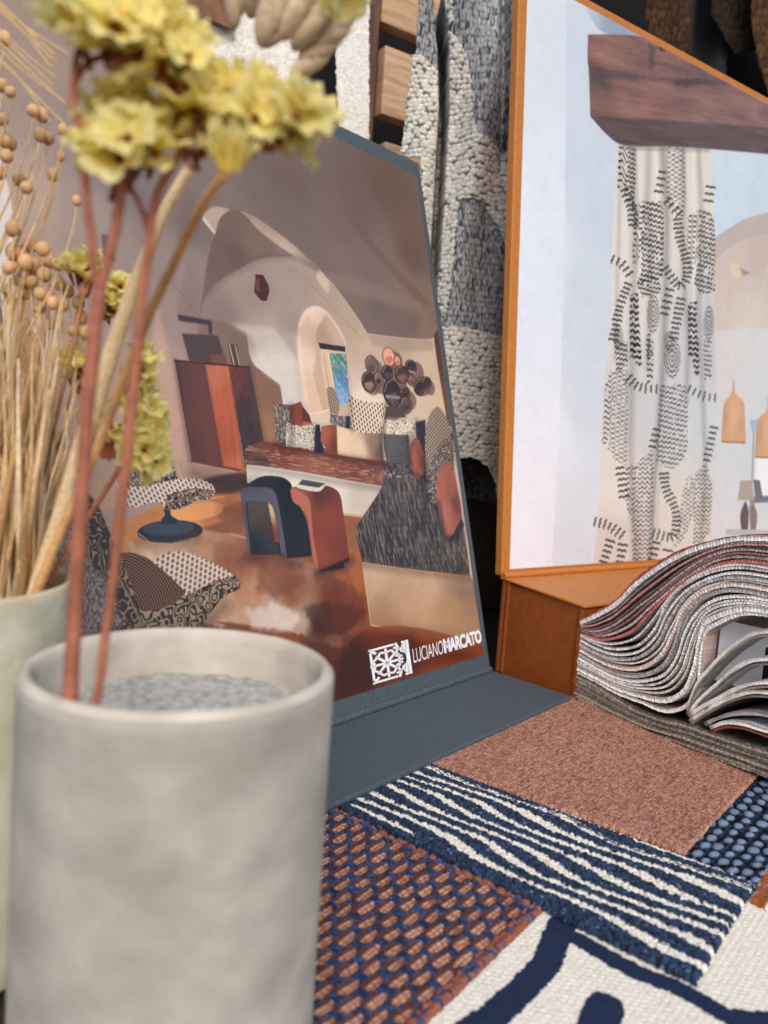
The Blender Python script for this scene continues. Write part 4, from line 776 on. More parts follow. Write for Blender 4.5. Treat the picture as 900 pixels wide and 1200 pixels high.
# flat pages lying on the table
B1 = prof([(675, 790), (690, 797), (708, 808), (730, 822), (747, 832), (775, 842), (803, 848), (834, 859), (870, 871), (900, 880), (950, 897)])
B2 = prof([(672, 829), (686, 834), (701, 840), (734, 852), (765, 864), (798, 875), (836, 888), (870, 900), (900, 912), (950, 931)])
B1 = spline(B1, 70); B2 = spline(B2, 70); B2[:, 1] = np.maximum(B2[:, 1], .0012)
bc = [(104, 96, 88), (150, 144, 134), (92, 84, 78), (140, 134, 120), (112, 104, 92), (160, 158, 142), (96, 86, 76), (148, 138, 120), (84, 66, 46)]
for k_ in range(8):
    f = (k_+.5)/8; P = B1*(1-f)+B2*f; page(P, [.0022, .0030, .0016, .0032][k_ % 4], br(bc[k_]), bc[(k_+2) % 9], None, (178, 172, 160) if k_ % 2 == 0 else (70, 64, 58), saw=.0003, jitter=-.0016*k_/8+(.0022 if k_ % 2 else 0))
# card label with a black disc seen inside the fold
p = between(5.0); o1 = BOXF+LIDa*.012+BOXd*prof([(824, 796)])[0, 0]+UP*prof([(824, 800)])[0, 1]
w_ = prof([(905, 800)])[0, 0]-prof([(824, 800)])[0, 0]; hh = prof([(840, 724)])[0, 1]-prof([(840, 800)])[0, 1]
mb = MB(); mb.box(o1, BOXd*w_+LIDa*.006, UP*hh, LIDa*.0006); mb.build('card_label', M_white, book, smooth=False)
cc = o1+BOXd*w_*.82+LIDa*(-.0006+.0045)+UP*hh*.42; nn = 40; ring = [cc+(BOXd*math.cos(a)+UP*math.sin(a))*.0135 for a in np.linspace(0, 2*math.pi, nn, endpoint=False)]
me = bpy.data.meshes.new('black_disc'); me.from_pydata([tuple(v) for v in ring]+[tuple(v+LIDa*.0004) for v in ring], [], [tuple(range(nn))]+[tuple(range(nn, 2*nn))]+[(i, (i+1) % nn, nn+(i+1) % nn, nn+i) for i in range(nn)]); link('black_disc', me, M_disc, book)

# ------------------------------------------------------------------ fabric swatches on the table
def swatch(name, label, cells, z, pat, res=.00042, mat=M_fab, th=.0012, ragged=.0006, group='fabric swatches laid on the table', px=True):
    Q = np.array([ground(*p)[:2] for p in cells]) if px else np.array(cells)   # TL TR BR BL in metres
    L = (np.linalg.norm(Q[1]-Q[0])+np.linalg.norm(Q[2]-Q[3]))/2; W = (np.linalg.norm(Q[3]-Q[0])+np.linalg.norm(Q[2]-Q[1]))/2
    n, m = int(W/res), int(L/res)
    u = np.linspace(0, L, m)[None, :]*np.ones((n, 1)); v = np.linspace(0, W, n)[:, None]*np.ones((1, m))
    hgt, col = pat(u, v, L, W)
    ub = np.minimum(u, L-u); vb = np.minimum(v, W-v)
    x = u/L; y = v/W
    # frayed outline
    x = x+(ragged/L)*((fbm(v*1500, u*0+1, 3, 2)-.5)*2)*np.exp(-ub/.002)*np.where(u > L/2, 1, -1); y = y+(ragged/W)*((fbm(u*1500, v*0+5, 4, 2)-.5)*2)*np.exp(-vb/.002)*np.where(v > W/2, 1, -1)
    XY = (Q[0][None, None]*(1-x[..., None])+Q[1]*x[..., None])*(1-y[..., None])+(Q[3]*(1-x[..., None])+Q[2]*x[..., None])*y[..., None]
    edge = np.clip(np.minimum(ub, vb)/.0012, 0, 1); edge = np.sqrt(1-(1-edge)**2)
    zz = z+(th+hgt)*(.25+.75*edge)+.0006*(fbm(u*18, v*18, 8)-.5)
    V = np.concatenate([XY, zz[..., None]], -1)
    big = np.zeros((n+2, m+2, 3)); big[1:-1, 1:-1] = V; big[0] = big[1]; big[-1] = big[-2]; big[:, 0] = big[:, 1]; big[:, -1] = big[:, -2]
    for sl in ((0, slice(None)), (-1, slice(None)), (slice(None), 0), (slice(None), -1)): big[sl][..., 2] = z
    c = np.zeros((n+2, m+2, 3)); c[1:-1, 1:-1] = col; c[0] = c[1]; c[-1] = c[-2]; c[:, 0] = c[:, 1]; c[:, -1] = c[:, -2]
    Fq = grid_faces(n+2, m+2)[:, ::-1]
    me = mesh_np(name, big.reshape(-1, 3), Fq, c.reshape(-1, 3))
    return tag(link(name, me, mat), label, 'swatch', group)
def mix(a, b, t): t = np.asarray(t)[..., None]; return a*(1-t)+b*t
def c3(c): return lin(c)[None, None, :]
cream, navy = lin((238, 233, 220)), lin((36, 48, 76))
def basket(u, v, c=.0027):
    b, i = bumps(u, v, c, c*.78, .1, .66, 3, .5); return b, i
# cream cloth with brushed navy motif
def pat_cream(px2uv):
    def f(u, v, L, W):
        b, i = basket(u, v)
        m = np.zeros_like(u)
        for pts, w in px2uv: m = np.maximum(m, (pathdist(u+.0009*(vnoise(u*900, v*900, 2)-.5), v+.0012*(vnoise(u*500, v*1100, 7)-.5), pts) < w).astype(float))
        col = mix(cream*np.ones(u.shape+(1,)), navy, m)*(.66+.36*b+.1*(i-.5))[..., None]
        return .0006*b, col
    return f
CRM = [(500, 1000), (960, 1070), (1020, 1330), (300, 1400)]
CQ = np.array([ground(*p)[:2] for p in CRM])
e1 = CQ[1]-CQ[0]; e1 /= np.linalg.norm(e1); e2 = np.array([e1[1], -e1[0]]); 
CL, CW = .21, .17
CRMm = [tuple(CQ[0]), tuple(CQ[0]+e1*CL), tuple(CQ[0]+e1*CL+e2*CW), tuple(CQ[0]+e2*CW)]
def uvof(p): q = ground(*p)[:2]-CQ[0]; return (q@e1, q@e2)
mot = [([uvof(p) for p in [(664, 1078), (652, 1103), (640, 1136), (612, 1166), (580, 1196), (540, 1225)]], .0052), ([uvof(p) for p in [(655, 1100), (678, 1108), (705, 1124), (745, 1146), (790, 1163), (825, 1182), (855, 1200), (900, 1204), (960, 1196)]], .0042),
       ([uvof(p) for p in [(709, 1186), (700, 1205), (690, 1240), (692, 1290)]], .0062)]
swatch('fabric_swatch', 'cream basket-weave cloth with a brushed navy line motif, lowest of the laid fabrics', CRMm, .0006, pat_cream(mot), .00045, px=False)
def pat_rust(u, v, L, W):
    b, i = bumps(u, v, .0022, .0045, .3, .6, 2); s = np.clip((np.abs(np.mod((v+.002*vnoise(u*300, v*200, 1))/.009, 1)-.5)-.3)*9, 0, 1)
    return .0009*b, mix(lin((150, 84, 48))*np.ones(u.shape+(1,)), cream, s)*(.7+.4*b)[..., None]
swatch('fabric_swatch', 'small corner of rust and cream striped cloth at the right edge', [(876, 1064), (896, 1026), (985, 1050), (975, 1110)], .0024, pat_rust)
def pat_basketnavy(u, v, L, W):
    b, i = bumps(u+.0004*np.sin(v*900), v, .0090, .0068, .3, .39, 6, .5); st = .55+.6*np.abs(np.sin(u*2400+v*900+3*vnoise(u*260, v*700, 3)))
    b2, i2 = bumps(u+.0044, v+.001, .0044, .0032, .2, .5, 8, .5)
    hh = .0015*b+.0007*b2*(b <= 0)
    base = mix(lin((12, 16, 26))*np.ones(u.shape+(1,)), lin((50, 64, 90)), b2*.8*(i2 > .25))
    col = mix(base, lin((132, 152, 180)), np.clip(b*1.25, 0, 1)*(.75+.25*i))*st[..., None]
    return hh, col
swatch('fabric_swatch', 'dark navy cloth with raised light blue oval knots beside the terracotta swatch', [(760, 1020), (872, 890), (1010, 960), (884, 1062)], .0018, pat_basketnavy, .0004, M_yarn)
def pat_stripe(u, v, L, W):
    x = u/L
    warp = v+.0032*np.sin(x*5.2+.5)*(.4+.6*np.sin(v/W*3))+.0022*np.sin(x*13+v*160)+.0018*(fbm(u*45, v*60, 3)-.5)
    b, i = bumps(u, v, .0024, .0017, .5, .62, 4, .5)
    q = np.floor(v/.0019); jag = .0009*(hash2(np.floor(u/.0026+.5*np.mod(q, 2)), q, 9)-.5)+.0006*(vnoise(u*900, v*700, 6)-.5)
    ph = (warp+jag)/.0096; fr = np.mod(ph, 1); idx = np.floor(ph); th_ = .60+.18*(hash2(idx, idx*0, 4)-.5)+.12*(vnoise(u*60, idx*3., 8)-.5)
    m = (fr < th_).astype(float); fine = (np.mod(fr-.74, 1) < .07)*(hash2(idx, idx*0, 2) > .8); m = np.maximum(m, fine)
    m = np.where(v < .0022, 0, m); m = np.where(v > W-.0045, 1, m)
    sp = hash2(np.floor(u/.0012), np.floor(v/.0012), 3)
    nv = mix(lin((14, 22, 38))*np.ones(u.shape+(1,)), lin((62, 82, 114)), np.clip(b*1.1-.1, 0, 1)*(.35+.6*i)); nv = nv+(sp > .975)[..., None]*lin((120, 140, 170))*b[..., None]*.6
    cr = cream*(.66+.4*b)[..., None]  # shade between the loops painted into the cream
    return .0012*b*(.75+.35*m)+.0003*m, mix(cr, nv, m)
swatch('fabric_swatch', 'navy and cream wavy striped boucle swatch in the middle of the table', [(458, 886), (884, 1046), (813, 1165), (374, 944)], .0030, pat_stripe, .00038, M_yarn, ragged=.0012)
def pat_weave(u, v, L, W):
    uu = u+.0009*(vnoise(u*150, v*150, 1)-.5); vv = v+.0012*(vnoise(u*120, v*120, 5)-.5)
    cu_, cv_ = .0108, .0128; j = np.floor(uu/cu_*2); odd = np.mod(j, 2)
    fu = np.mod(uu/cu_*2, 1)-.5; fv = np.mod(vv/cv_-.5*odd+.04*(hash2(j, np.floor(vv/cv_), 3)-.5), 1)-.5
    fu = fu+fv*.16; tv = vnoise(j*3.1, np.floor(vv/cv_-.5*odd)*1.7, 6); wd = .33*(.85+.3*tv); ln = .38*(.9+.2*tv)
    ov = 1-(np.abs(fu)/wd)**2-(np.abs(fv)/ln)**3; ovm = np.clip(ov*5, 0, 1); oh = np.sqrt(np.clip(ov, 0, 1))
    stitch = np.abs(np.mod((fv*cv_*1000)/.82, 1)-.5)*2; lane = np.abs(np.mod(fu*3+.5, 1)-.5)*2
    thr = .5+.5*vnoise(u*2600, v*400, 3)
    base = mix(lin((104, 58, 48))*np.ones(u.shape+(1,)), lin((158, 98, 80)), thr)
    lit = mix(lin((144, 86, 66))*np.ones(u.shape+(1,)), lin((246, 214, 188)), np.clip((stitch-.5)*3, 0, 1)*np.clip((.8-lane)*3, 0, 1))
    dul = mix(lin((128, 74, 60))*np.ones(u.shape+(1,)), lin((164, 104, 84)), thr)
    col = mix(base*.7, lit*(.85+.3*tv[..., None]), ovm)*(.62+.42*oh)[..., None]
    kb, ki = bumps(u+.001*np.sin(v*700), v, .0030, .0016, .8, .74, 7)
    nd = np.clip((np.abs(fv)-.27-.06*tv)/.05, 0, 1)+np.clip((np.abs(fu)-.36)/.05, 0, 1)*np.clip((np.abs(fv)-.2)/.05, 0, 1)*(tv > .3)*np.where(fv > 0, 1, .7)
    nm = np.clip(nd, 0, 1)*(kb > .12)*(ki > .08)
    nvc = mix(lin((14, 19, 36))*np.ones(u.shape+(1,)), lin((66, 86, 128)), kb*(.2+.8*ki))
    col = mix(col, nvc, nm)
    eb = np.minimum(L-u, v) < .0045; col = np.where(eb[..., None], mix(base, nvc, (ki > .62)*1.), col)
    return .0011*oh*(.8+.4*tv)+.0014*nm*kb, col
swatch('fabric_swatch', 'terracotta and navy chunky woven swatch next to the concrete vase', [(360, 940), (636, 1075), (440, 1268), (120, 1090)], .0026, pat_weave, .00036, M_yarn)
def pat_terra(u, v, L, W):
    b, i = bumps(u, v, .0014, .0009, .4, .66, 5)
    n = .35*fbm(u*90, v*500, 3)+.65*vnoise(u*330, v*1500, 7); sl = hash2(np.floor(u/.0005), np.floor(v/.0030+2*hash2(np.floor(u/.0005), 0, 2)), 6)
    col = mix(lin((138, 88, 73))*np.ones(u.shape+(1,)), lin((190, 138, 117)), np.clip(n*1.8-.4, 0, 1)); col = mix(col, lin((222, 190, 168)), (i > .8)*.5*b)*(.72+.34*b)[..., None]*(.9+.12*np.sin(v*5200+3*vnoise(u*60, v*60, 2)))[..., None]
    col = mix(col, lin((204, 160, 140)), (sl > .86)*.45)
    return .0007*b, col
swatch('fabric_swatch', 'plain terracotta melange swatch with the flap of the board on its corner', [(500, 905), (658, 822), (897, 907), (800, 1013)], .0044, pat_terra, .00036, M_yarn, th=.0014)

# ------------------------------------------------------------------ hanging textiles and rack behind
def hanging(name, label, depthY, px_outline, pat, res, mat, foldf, cat='fabric', group=None, thick=True):
    """cloth in a vertical plane y=depthY (before folds); px_outline polygon cut from the grid"""
    P0 = np.array([0, depthY, 0.]); ex = np.array([1., 0, 0]); pc = planecoords(px_outline, P0, ex, UP)
    u0, v0 = pc.min(0); u1, v1 = pc.max(0); n = int((v1-v0)/res); m = int((u1-u0)/res)
    vv, uu = np.mgrid[0:n, 0:m]*1.0; uu = u0+uu*(u1-u0)/(m-1); vv = v0+vv*(v1-v0)/(n-1)
    wob = .0016*(fbm(uu*260, vv*260, 5)-.5)*2
    keep = inpoly(uu+wob, vv+wob, pc)
    hgt, col = pat(uu, vv); yy = depthY+foldf(uu, vv)-hgt
    V = np.stack([uu, yy, vv], -1).reshape(-1, 3); Fq = grid_faces(n, m); k = keep.ravel(); Fq = Fq[k[Fq].all(1)]
    used = np.unique(Fq); mp = -np.ones(n*m, int); mp[used] = np.arange(len(used))
    me = mesh_np(name, V[used], mp[Fq], np.broadcast_to(col, uu.shape+(3,)).reshape(-1, 3)[used])
    ob = link(name, me, mat); 
    if thick: s_ = ob.modifiers.new('cloth_thickness', 'SOLIDIFY'); s_.thickness = .0015; s_.offset = -1
    return tag(ob, label, cat, group)
DY = .715
def pxof(p): return planecoords(p, np.array([0, DY, 0.]), np.array([1., 0, 0]), UP)
z3 = lambda p: Z(460, 0, 5.4545, p); z4 = lambda p: Z(480, 200, 5.4545, p); z5 = lambda p: Z(490, 400, 5.714, p)
patches = [pxof(p) for p in (z3([(60, 370), (200, 380), (290, 470), (330, 640), (340, 1300), (200, 1300), (0, 1000)]), z3([(355, 215), (400, 300), (440, 350), (480, 450), (500, 600), (505, 820), (540, 900), (640, 930), (800, 960), (800, 1300), (320, 1300), (345, 800)]),
            z4([(190, 0), (660, 0), (660, 520), (620, 500), (570, 380), (480, 250), (440, 180), (380, 165), (320, 190), (285, 450), (255, 760), (215, 960), (100, 700), (180, 400)]), z4([(200, 1010), (330, 1010), (490, 1040), (560, 1060), (660, 1060), (660, 1300), (200, 1300)]), z5([(150, 0), (620, 0), (620, 1200), (150, 1200)]),
            z3([(330, 0), (370, 0), (380, 180), (350, 200)]), z4([(60, 0), (190, 0), (150, 560), (60, 300)]))]
fold_px = pxof([(513, 0), (519, 60), (520, 130), (517, 180), (514, 240), (510, 300), (506, 340)])
right_px = pxof([(588, 0), (588, 60), (588, 120), (587, 185)])
def pat_grey(u, v):
    m = np.zeros(u.shape, bool); U = u+.0022*(vnoise(u*420, v*420, 2)-.5); W_ = v+.003*(vnoise(u*420, v*420, 6)-.5)
    for p in patches: m |= inpoly(U, W_, p)
    b, i = bumps(u, v, .0044, .0040, .6, .68, 3, .5)
    bb, ib = bumps(u, v, .0014, .0050, .5, .6, 9, .5)
    knot = mix(lin((112, 110, 106))*np.ones(u.shape+(1,)), lin((226, 222, 214)), np.clip(b*1.15, 0, 1))*(.78+.3*i)[..., None]
    grey = mix(lin((76, 78, 84))*np.ones(u.shape+(1,)), lin((182, 184, 187)), np.clip(bb*1.2, 0, 1)*(ib > .15)*(.3+.75*ib))
    return np.where(m, .0020*b+.0012, .0003*bb), mix(grey, knot, m*1.)
def fold_grey(u, v):
    fx = np.interp(v, fold_px[::-1, 1], fold_px[::-1, 0]); rx = np.interp(v, right_px[::-1, 1], right_px[::-1, 0])
    a = u-fx; g = .055*np.exp(-(a/.0036)**4)*np.clip((v-.30)/.05+.6, .0, 1)
    lf = -.010*np.exp(-((a+.022)/.014)**2); rf = -.014*np.exp(-((a-.03)/.022)**2)
    g2 = .022*np.exp(-((u-rx-.003)/.005)**2)*np.clip((v-.42)/.03, 0, 1)
    return g+lf+rf+g2+.004*np.sin(v*16+u*30)+.0035*np.sin(u*150+4*np.sin(v*6))
drape_out = z3([(190, -120), (172, 0), (155, 200), (145, 360), (115, 380), (120, 450), (95, 620), (75, 780), (60, 900), (50, 970), (90, 1010), (170, 1040), (190, 1200)])+z4([(60, 0), (60, 420), (60, 900), (60, 1200)])+z5([(0, 0), (60, 400), (150, 770), (330, 775), (400, 790), (460, 840), (500, 910), (515, 1000), (530, 1060), (556, 1060), (552, 900), (560, 700), (572, 400), (585, 150), (600, 60), (590, 0)])+z4([(625, 1050), (632, 800), (635, 500), (640, 420), (632, 250), (625, 0)])+z3([(745, 1200), (745, 1120), (735, 1000), (752, 940), (755, 700), (780, 400), (800, 200), (815, 0), (822, -120)])
hanging('hanging_fabric', 'grey woven throw with raised cream boucle patches hanging between the two boards', DY, drape_out, pat_grey, .00062, M_yarn, fold_grey, 'throw')
def pat_dkweave(u, v):
    b, i = bumps(u, v, .003, .003, .4, .6, 3); return .0012*b, mix(lin((34, 30, 30))*np.ones(u.shape+(1,)), lin((84, 76, 70)), b*i)
hanging('hanging_fabric', 'dark charcoal woven cloth hanging lowest behind the grey throw', .745, [(500, 430), (600, 430), (600, 590), (578, 592), (548, 584), (500, 575)], pat_dkweave, .0009, M_yarn, lambda u, v: .004*np.sin(u*90), 'fabric')
# brown case standing in the gap
mb = MB(); g = ground(520, 790); mb.box(np.array([.0, .79, .0]), np.array([.22, 0, 0]), np.array([0, .08, 0]), np.array([0, 0, .235]))
cs = mb.build('leather_case', M_darkbrown, smooth=False); mm = cs.modifiers.new('bevel', 'BEVEL'); mm.width = .006; mm.segments = 3
tag(cs, 'dark brown leather case in shadow behind the grey throw', 'case')

# slatted rack
rk = thing('slatted_rack', 'brown upright rack with pale pine slats beside the grey throw', 'rack', (.0, .86, 0))
def pt(x, y, Y): return onplane(x, y, (0, Y, 0), np.array([0, 1., 0]))
a_ = pt(433, 0, .84); b_ = pt(446, 0, .84); lo = pt(433, 300, .84)
mb = MB(); mb.box(np.array([a_[0], .84, 0.0]), (b_[0]-a_[0], 0, 0), (0, .03, 0), (0, 0, a_[2]+.1)); mb.build('upright', M_darkwood, rk, smooth=False)
mb = MB(); mb.box(np.array([a_[0]+.32, 1.1, 0.0]), (.014, 0, 0), (0, .03, 0), (0, 0, a_[2]+.1)); mb.build('upright', M_darkwood, rk, smooth=False)
sd = az(57)
for (y0, y1) in ((-35, 25), (52, 133), (165, 235), (265, 330)):
    p0 = pt(447, y0, .846); p1 = pt(447, y1, .846); nrm = az(147)
    mb = MB(); mb.box(p1, sd*.33, -nrm*.016, UP*(p0[2]-p1[2])); sl = mb.build('slat', M_palewood, rk, smooth=False)
    mm = sl.modifiers.new('bevel', 'BEVEL'); mm.width = .0015; mm.segments = 2
# black backing sheet behind the rack, painted for the dark of its gaps
bk_ = hanging('hanging_fabric', 'plain black backing sheet standing for the dark gaps behind the rack', 1.05, [(150, -140), (760, -140), (760, 720), (150, 720)], lambda u, v: (0*u, lin((22, 21, 23))*(.8+.4*vnoise(u*300, v*300, 1))[..., None]), .006, M_fab, lambda u, v: .006*np.sin(u*40+2*np.sin(v*5)), 'fabric')
# white woven samples
def pat_white(u, v):
    b, i = bumps(u, v, .0030, .0026, .15, .6, 2); return .0008*b, mix(lin((206, 202, 194))*np.ones(u.shape+(1,)), lin((248, 244, 236)), np.clip(b*1.4, 0, 1))*(.85+.25*i)[..., None]
hanging('fabric_sample', 'cream coarse open-weave panel hanging behind the yellow flowers, brown leather tab over it', .80, [(150, -60), (350, -60), (352, 60), (340, 150), (330, 300), (150, 300)], pat_white, .0007, M_yarn, lambda u, v: .002*np.sin(u*30), 'fabric sample')
def pat_white2(u, v):
    b, i = bumps(u, v, .0040, .0016, .3, .6, 4); return .0006*b, mix(lin((212, 208, 202))*np.ones(u.shape+(1,)), lin((244, 240, 234)), np.clip(b*1.4, 0, 1))*(.88+.2*i)[..., None]
hanging('fabric_sample', 'narrow off-white ribbed panel hanging against the brown rack upright', .82, [(400, -60), (433, -60), (433, 220), (402, 220), (396, 140), (392, 60)], pat_white2, .0006, M_yarn, lambda u, v: .0015*np.sin(u*60), 'fabric sample')
P4 = [pt(x, y, .79) for x, y in ((150, -50), (268, -50), (275, 35), (212, 8), (150, -4))]
me = bpy.data.meshes.new('leather_tab'); k5 = len(P4); me.from_pydata([tuple(p) for p in P4]+[tuple(p+np.array([0, .003, 0])) for p in P4], [], [tuple(range(k5))[::-1], tuple(range(k5, 2*k5))]+[(i, (i+1) % k5, k5+(i+1) % k5, k5+i) for i in range(k5)])
tag(link('leather_tab', me, M_leather), 'brown leather tab with a pointed corner over the cream panel', 'leather sample')
# top right: dark brown chunky cloths
def pat_brown(c1, c2, cu_=.0028, cv_=.011):
    def f(u, v): b, i = bumps(u, v, cu_, cv_, .6, .6, 3); return .0015*b, mix(lin(c1)*np.ones(u.shape+(1,)), lin(c2), b*i)
    return f
gb = None
hanging('hanging_fabric', 'chunky dark brown knit directly above the orange lid, left of the grey cloth', 1.12, [(749, -80), (808, -80), (808, 90), (745, 90)], pat_brown((48, 32, 22), (96, 70, 48)), .0012, M_yarn, lambda u, v: .004*np.sin(u*80), 'fabric')
hanging('hanging_fabric', 'smooth dark grey cloth with vertical folds at the top right', 1.16, [(795, -90), (850, -90), (850, 140), (795, 120)], lambda u, v: (0*u, lin((52, 52, 56))*(.8+.3*vnoise(u*200, v*8, 1))[..., None]), .002, M_fab, lambda u, v: .012*np.sin(u*110), 'fabric')
hanging('hanging_fabric', 'dark brown cloth with a diagonal lower hem at the top right', 1.13, [(832, -90), (905, -90), (900, 60), (862, 62), (845, 36), (832, 20)], pat_brown((30, 22, 18), (66, 48, 34)), .0012, M_yarn, lambda u, v: .005*np.sin(u*60), 'fabric')
hanging('hanging_fabric', 'shaggy mid brown cloth at the extreme top right corner', 1.10, [(885, -90), (1000, -90), (1000, 160), (905, 130), (890, 70), (880, 20)], pat_brown((60, 40, 26), (106, 76, 50)), .0012, M_yarn, lambda u, v: .005*np.sin(u*70), 'fabric')
hanging('hanging_fabric', 'black velvet cloth hanging behind the brown cloths above the lid', 1.2, [(745, -140), (1300, -140), (1300, 400), (745, 400)], lambda u, v: (0*u, lin((26, 24, 28))*(.8+.4*vnoise(u*200, v*40, 1))[..., None]), .006, M_fab, lambda u, v: .01*np.sin(u*50), 'fabric')
hanging('fabric_sample', 'small pale grey-green cloth end above the corner of the orange lid', 1.14, [(690, -90), (752, -90), (748, 60), (690, 60)], lambda u, v: (0*u, lin((206, 212, 204))*(.92+.1*vnoise(u*300, v*300, 1))[..., None]), .003, M_fab, lambda u, v: .003*np.sin(u*60), 'fabric sample')

# ------------------------------------------------------------------ dried plants
def path(px, n=24): # px list of (x, y, depth)
    return spline([at(x, y, d) for x, y, d in px], n)
RED = lin((190, 122, 98)); RED2 = lin((160, 94, 70)); STRAW = lin((236, 202, 152)); STRAWL = lin((248, 226, 188)); YEL = lin((255, 234, 124)); YEL2 = lin((255, 247, 184)); BRN = lin((150, 84, 52))
def tone(c, n, a=.2): return c[None]*(1+a*(np.array([random.random() for _ in range(n)])[:, None]-.5)*2)
def floret_mesh(seed, lobes=5, flare=1., yel=YEL, edge=YEL2):
    """papery crinkled cup about 1 unit wide, opening along +Z"""
    r_ = np.random.default_rng(seed); mb = MB(); k = 40; rings = 9
    for layer, (sc, ph) in enumerate(((1., 0), (.62, .6))):
        th = np.linspace(0, 2*np.pi, k, endpoint=False); V = []; T = []
        amp = r_.uniform(.7, 1.15, lobes)
        for i in range(rings):
            s = i/(rings-1); lob = np.abs(np.cos((th+ph)*lobes/2))**.6; la = np.interp(((th+ph)/(2*np.pi)*lobes) % lobes, np.arange(lobes+1), np.r_[amp, amp[0]])
            rad = sc*(.07+.6*s**1.15*flare)*(1-.20*s*s*(1-lob))*(1+.22*(la-1)*s)*(1+.05*s*np.sin(th*13+seed)); z = sc*(.46*s**.8+.09*s*s*np.sin(th*7+seed*2)+.1*s*lob-.10*s**4*lob)
            V.append(np.stack([rad*np.cos(th), rad*np.sin(th), z], -1)); T.append(np.repeat((yel*(1-s)+edge*s)[None], k, 0)*(.93+.12*hash2(np.floor(th*5), th*0+i, seed))[:, None])
        mb.add(np.vstack(V), grid_faces(rings, k, True), np.vstack(T))
    return mb
def calyx(mb):
    mb.tube([(0, 0, -.55), (0, 0, -.3), (0, 0, 0), (0, 0, .22)], [.04, .08, .1, .07], BRN, 8)
    return mb
def xf(mb, M, t, mul=1.):
    out = MB()
    for V, Fq, T in zip(mb.V, [f for f in mb.F], mb.T): pass
    V = np.vstack(mb.V) @ M.T + t; out.V = [V]; out.F = [np.vstack(mb.F)]; out.T = [np.vstack(mb.T)*mul]; out.n = len(V); return out
def basis(d, roll):
    d = np.array(d, float); d /= np.linalg.norm(d); a = np.cross(d, [.3, .2, .93]); a /= np.linalg.norm(a); b = np.cross(d, a)
    c, s = math.cos(roll), math.sin(roll); return np.stack([a*c+b*s, -a*s+b*c, d], 1)
FL = [calyx(floret_mesh(s, 5, f)) for s, f in ((1, 1.), (2, .7), (3, 1.15), (4, .5), (5, .85))]
def florets(root, cx, cy, rx, ry, depth, n, size, hub, dz=.012, up=.5):
    """papery florets facing outward from a brown hub; (cx,cy,rx,ry) measured in the photo, size in metres"""
    H = at(*hub, depth); parts = 0
    for k in range(n):
        a = k*2.399; q = math.sqrt((k+.5)/n); x = cx+rx*q*math.cos(a); y = cy+ry*q*math.sin(a)
        P = at(x, y, depth+dz*(random.random()-.6)*(1.2-q)*1.4)
        d = P-H; d = d/np.linalg.norm(d)+np.array([random.uniform(-.4, .4), random.uniform(-.8, .1), random.uniform(-.1, up)]); d /= np.linalg.norm(d)
        s = size*random.uniform(.95, 1.4); f = xf(FL[random.randrange(5)], basis(d, random.random()*6)*s, P-d*s*.35, random.uniform(.85, 1.1))
        f.build('floret', M_petal, root)
        base = P-d*s*.8; mid = (base+H)/2+np.array([0, 0, -.002])
        if k % 2 == 0:
            mb = MB(); mb.tube(spline([H, mid, base], 8), np.linspace(.0008, .0005, 8), RED, 6); mb.build('twig', M_dry, root)
# near sprig standing in the concrete vase
sp = thing('statice_sprig', 'large yellow papery flower sprig on reddish stems standing in the concrete vase', 'dried flower', vase.location, 'yellow statice flowers')
def stemp(root, px, r, col=RED, name='stem', n=26, k=10, a=.15):
    P = path(px, n); P = P+.00012*np.stack([np.sin(np.arange(n)*1.3), np.cos(np.arange(n)*.9), np.zeros(n)], 1)
    mb = MB(); rr = np.interp(np.linspace(0, 1, n), np.linspace(0, 1, len(r)), r)*(1+.02*np.sin(np.arange(n)*2.1)); mb.tube(P, rr, tone(col, n, a), k); return mb.build(name, M_dry, root)
px2m = lambda p, d: p*d/F/2
stemp(sp, [(81, 835, .178), (84, 790, .176), (91, 650, .172), (101, 500, .168), (110, 400, .166), (116, 345, .165)], [px2m(18, .176), px2m(17, .172), px2m(16, .166)])
stemp(sp, [(116, 350, .165), (109, 300, .163), (102, 235, .161), (92, 150, .16), (86, 100, .16), (96, 40, .16)], [px2m(11, .16), px2m(10, .16), px2m(9, .16)])
stemp(sp, [(116, 350, .165), (128, 300, .164), (138, 255, .163), (142, 215, .163)], [px2m(12, .16), px2m(12, .16), px2m(12, .16)])
stemp(sp, [(108, 835, .178), (118, 790, .177), (132, 680, .175), (148, 540, .172), (162, 400, .17), (173, 290, .168), (186, 225, .167), (212, 178, .167)], [px2m(10, .176), px2m(11, .172), px2m(13, .17), px2m(11, .168), px2m(10, .166)])
stemp(sp, [(174, 268, .168), (164, 240, .166), (150, 215, .164)], [px2m(8, .165), px2m(6, .165)])
stemp(sp, [(84, 100, .16), (110, 70, .161), (160, 62, .163), (200, 100, .166), (212, 178, .167)], [px2m(7, .16), px2m(9, .16), px2m(8, .16)], RED2)
florets(sp, 140, 152, 50, 52, .163, 24, .0088, (142, 210)); florets(sp, 238, 112, 42, 42, .168, 15, .0088, (215, 175)); florets(sp, 290, 118, 50, 38, .170, 18, .0088, (238, 160)); florets(sp, 345, 130, 40, 36, .172, 15, .0084, (300, 165))
florets(sp, 150, 14, 72, 32, .158, 20, .0095, (140, 66)); florets(sp, 178, 52, 24, 22, .160, 3, .0088, (190, 90)); florets(sp, 215, 60, 26, 40, .163, 6, .0075, (205, 110)); florets(sp, 402, -4, 22, 10, .19, 4, .0070, (400, -40))
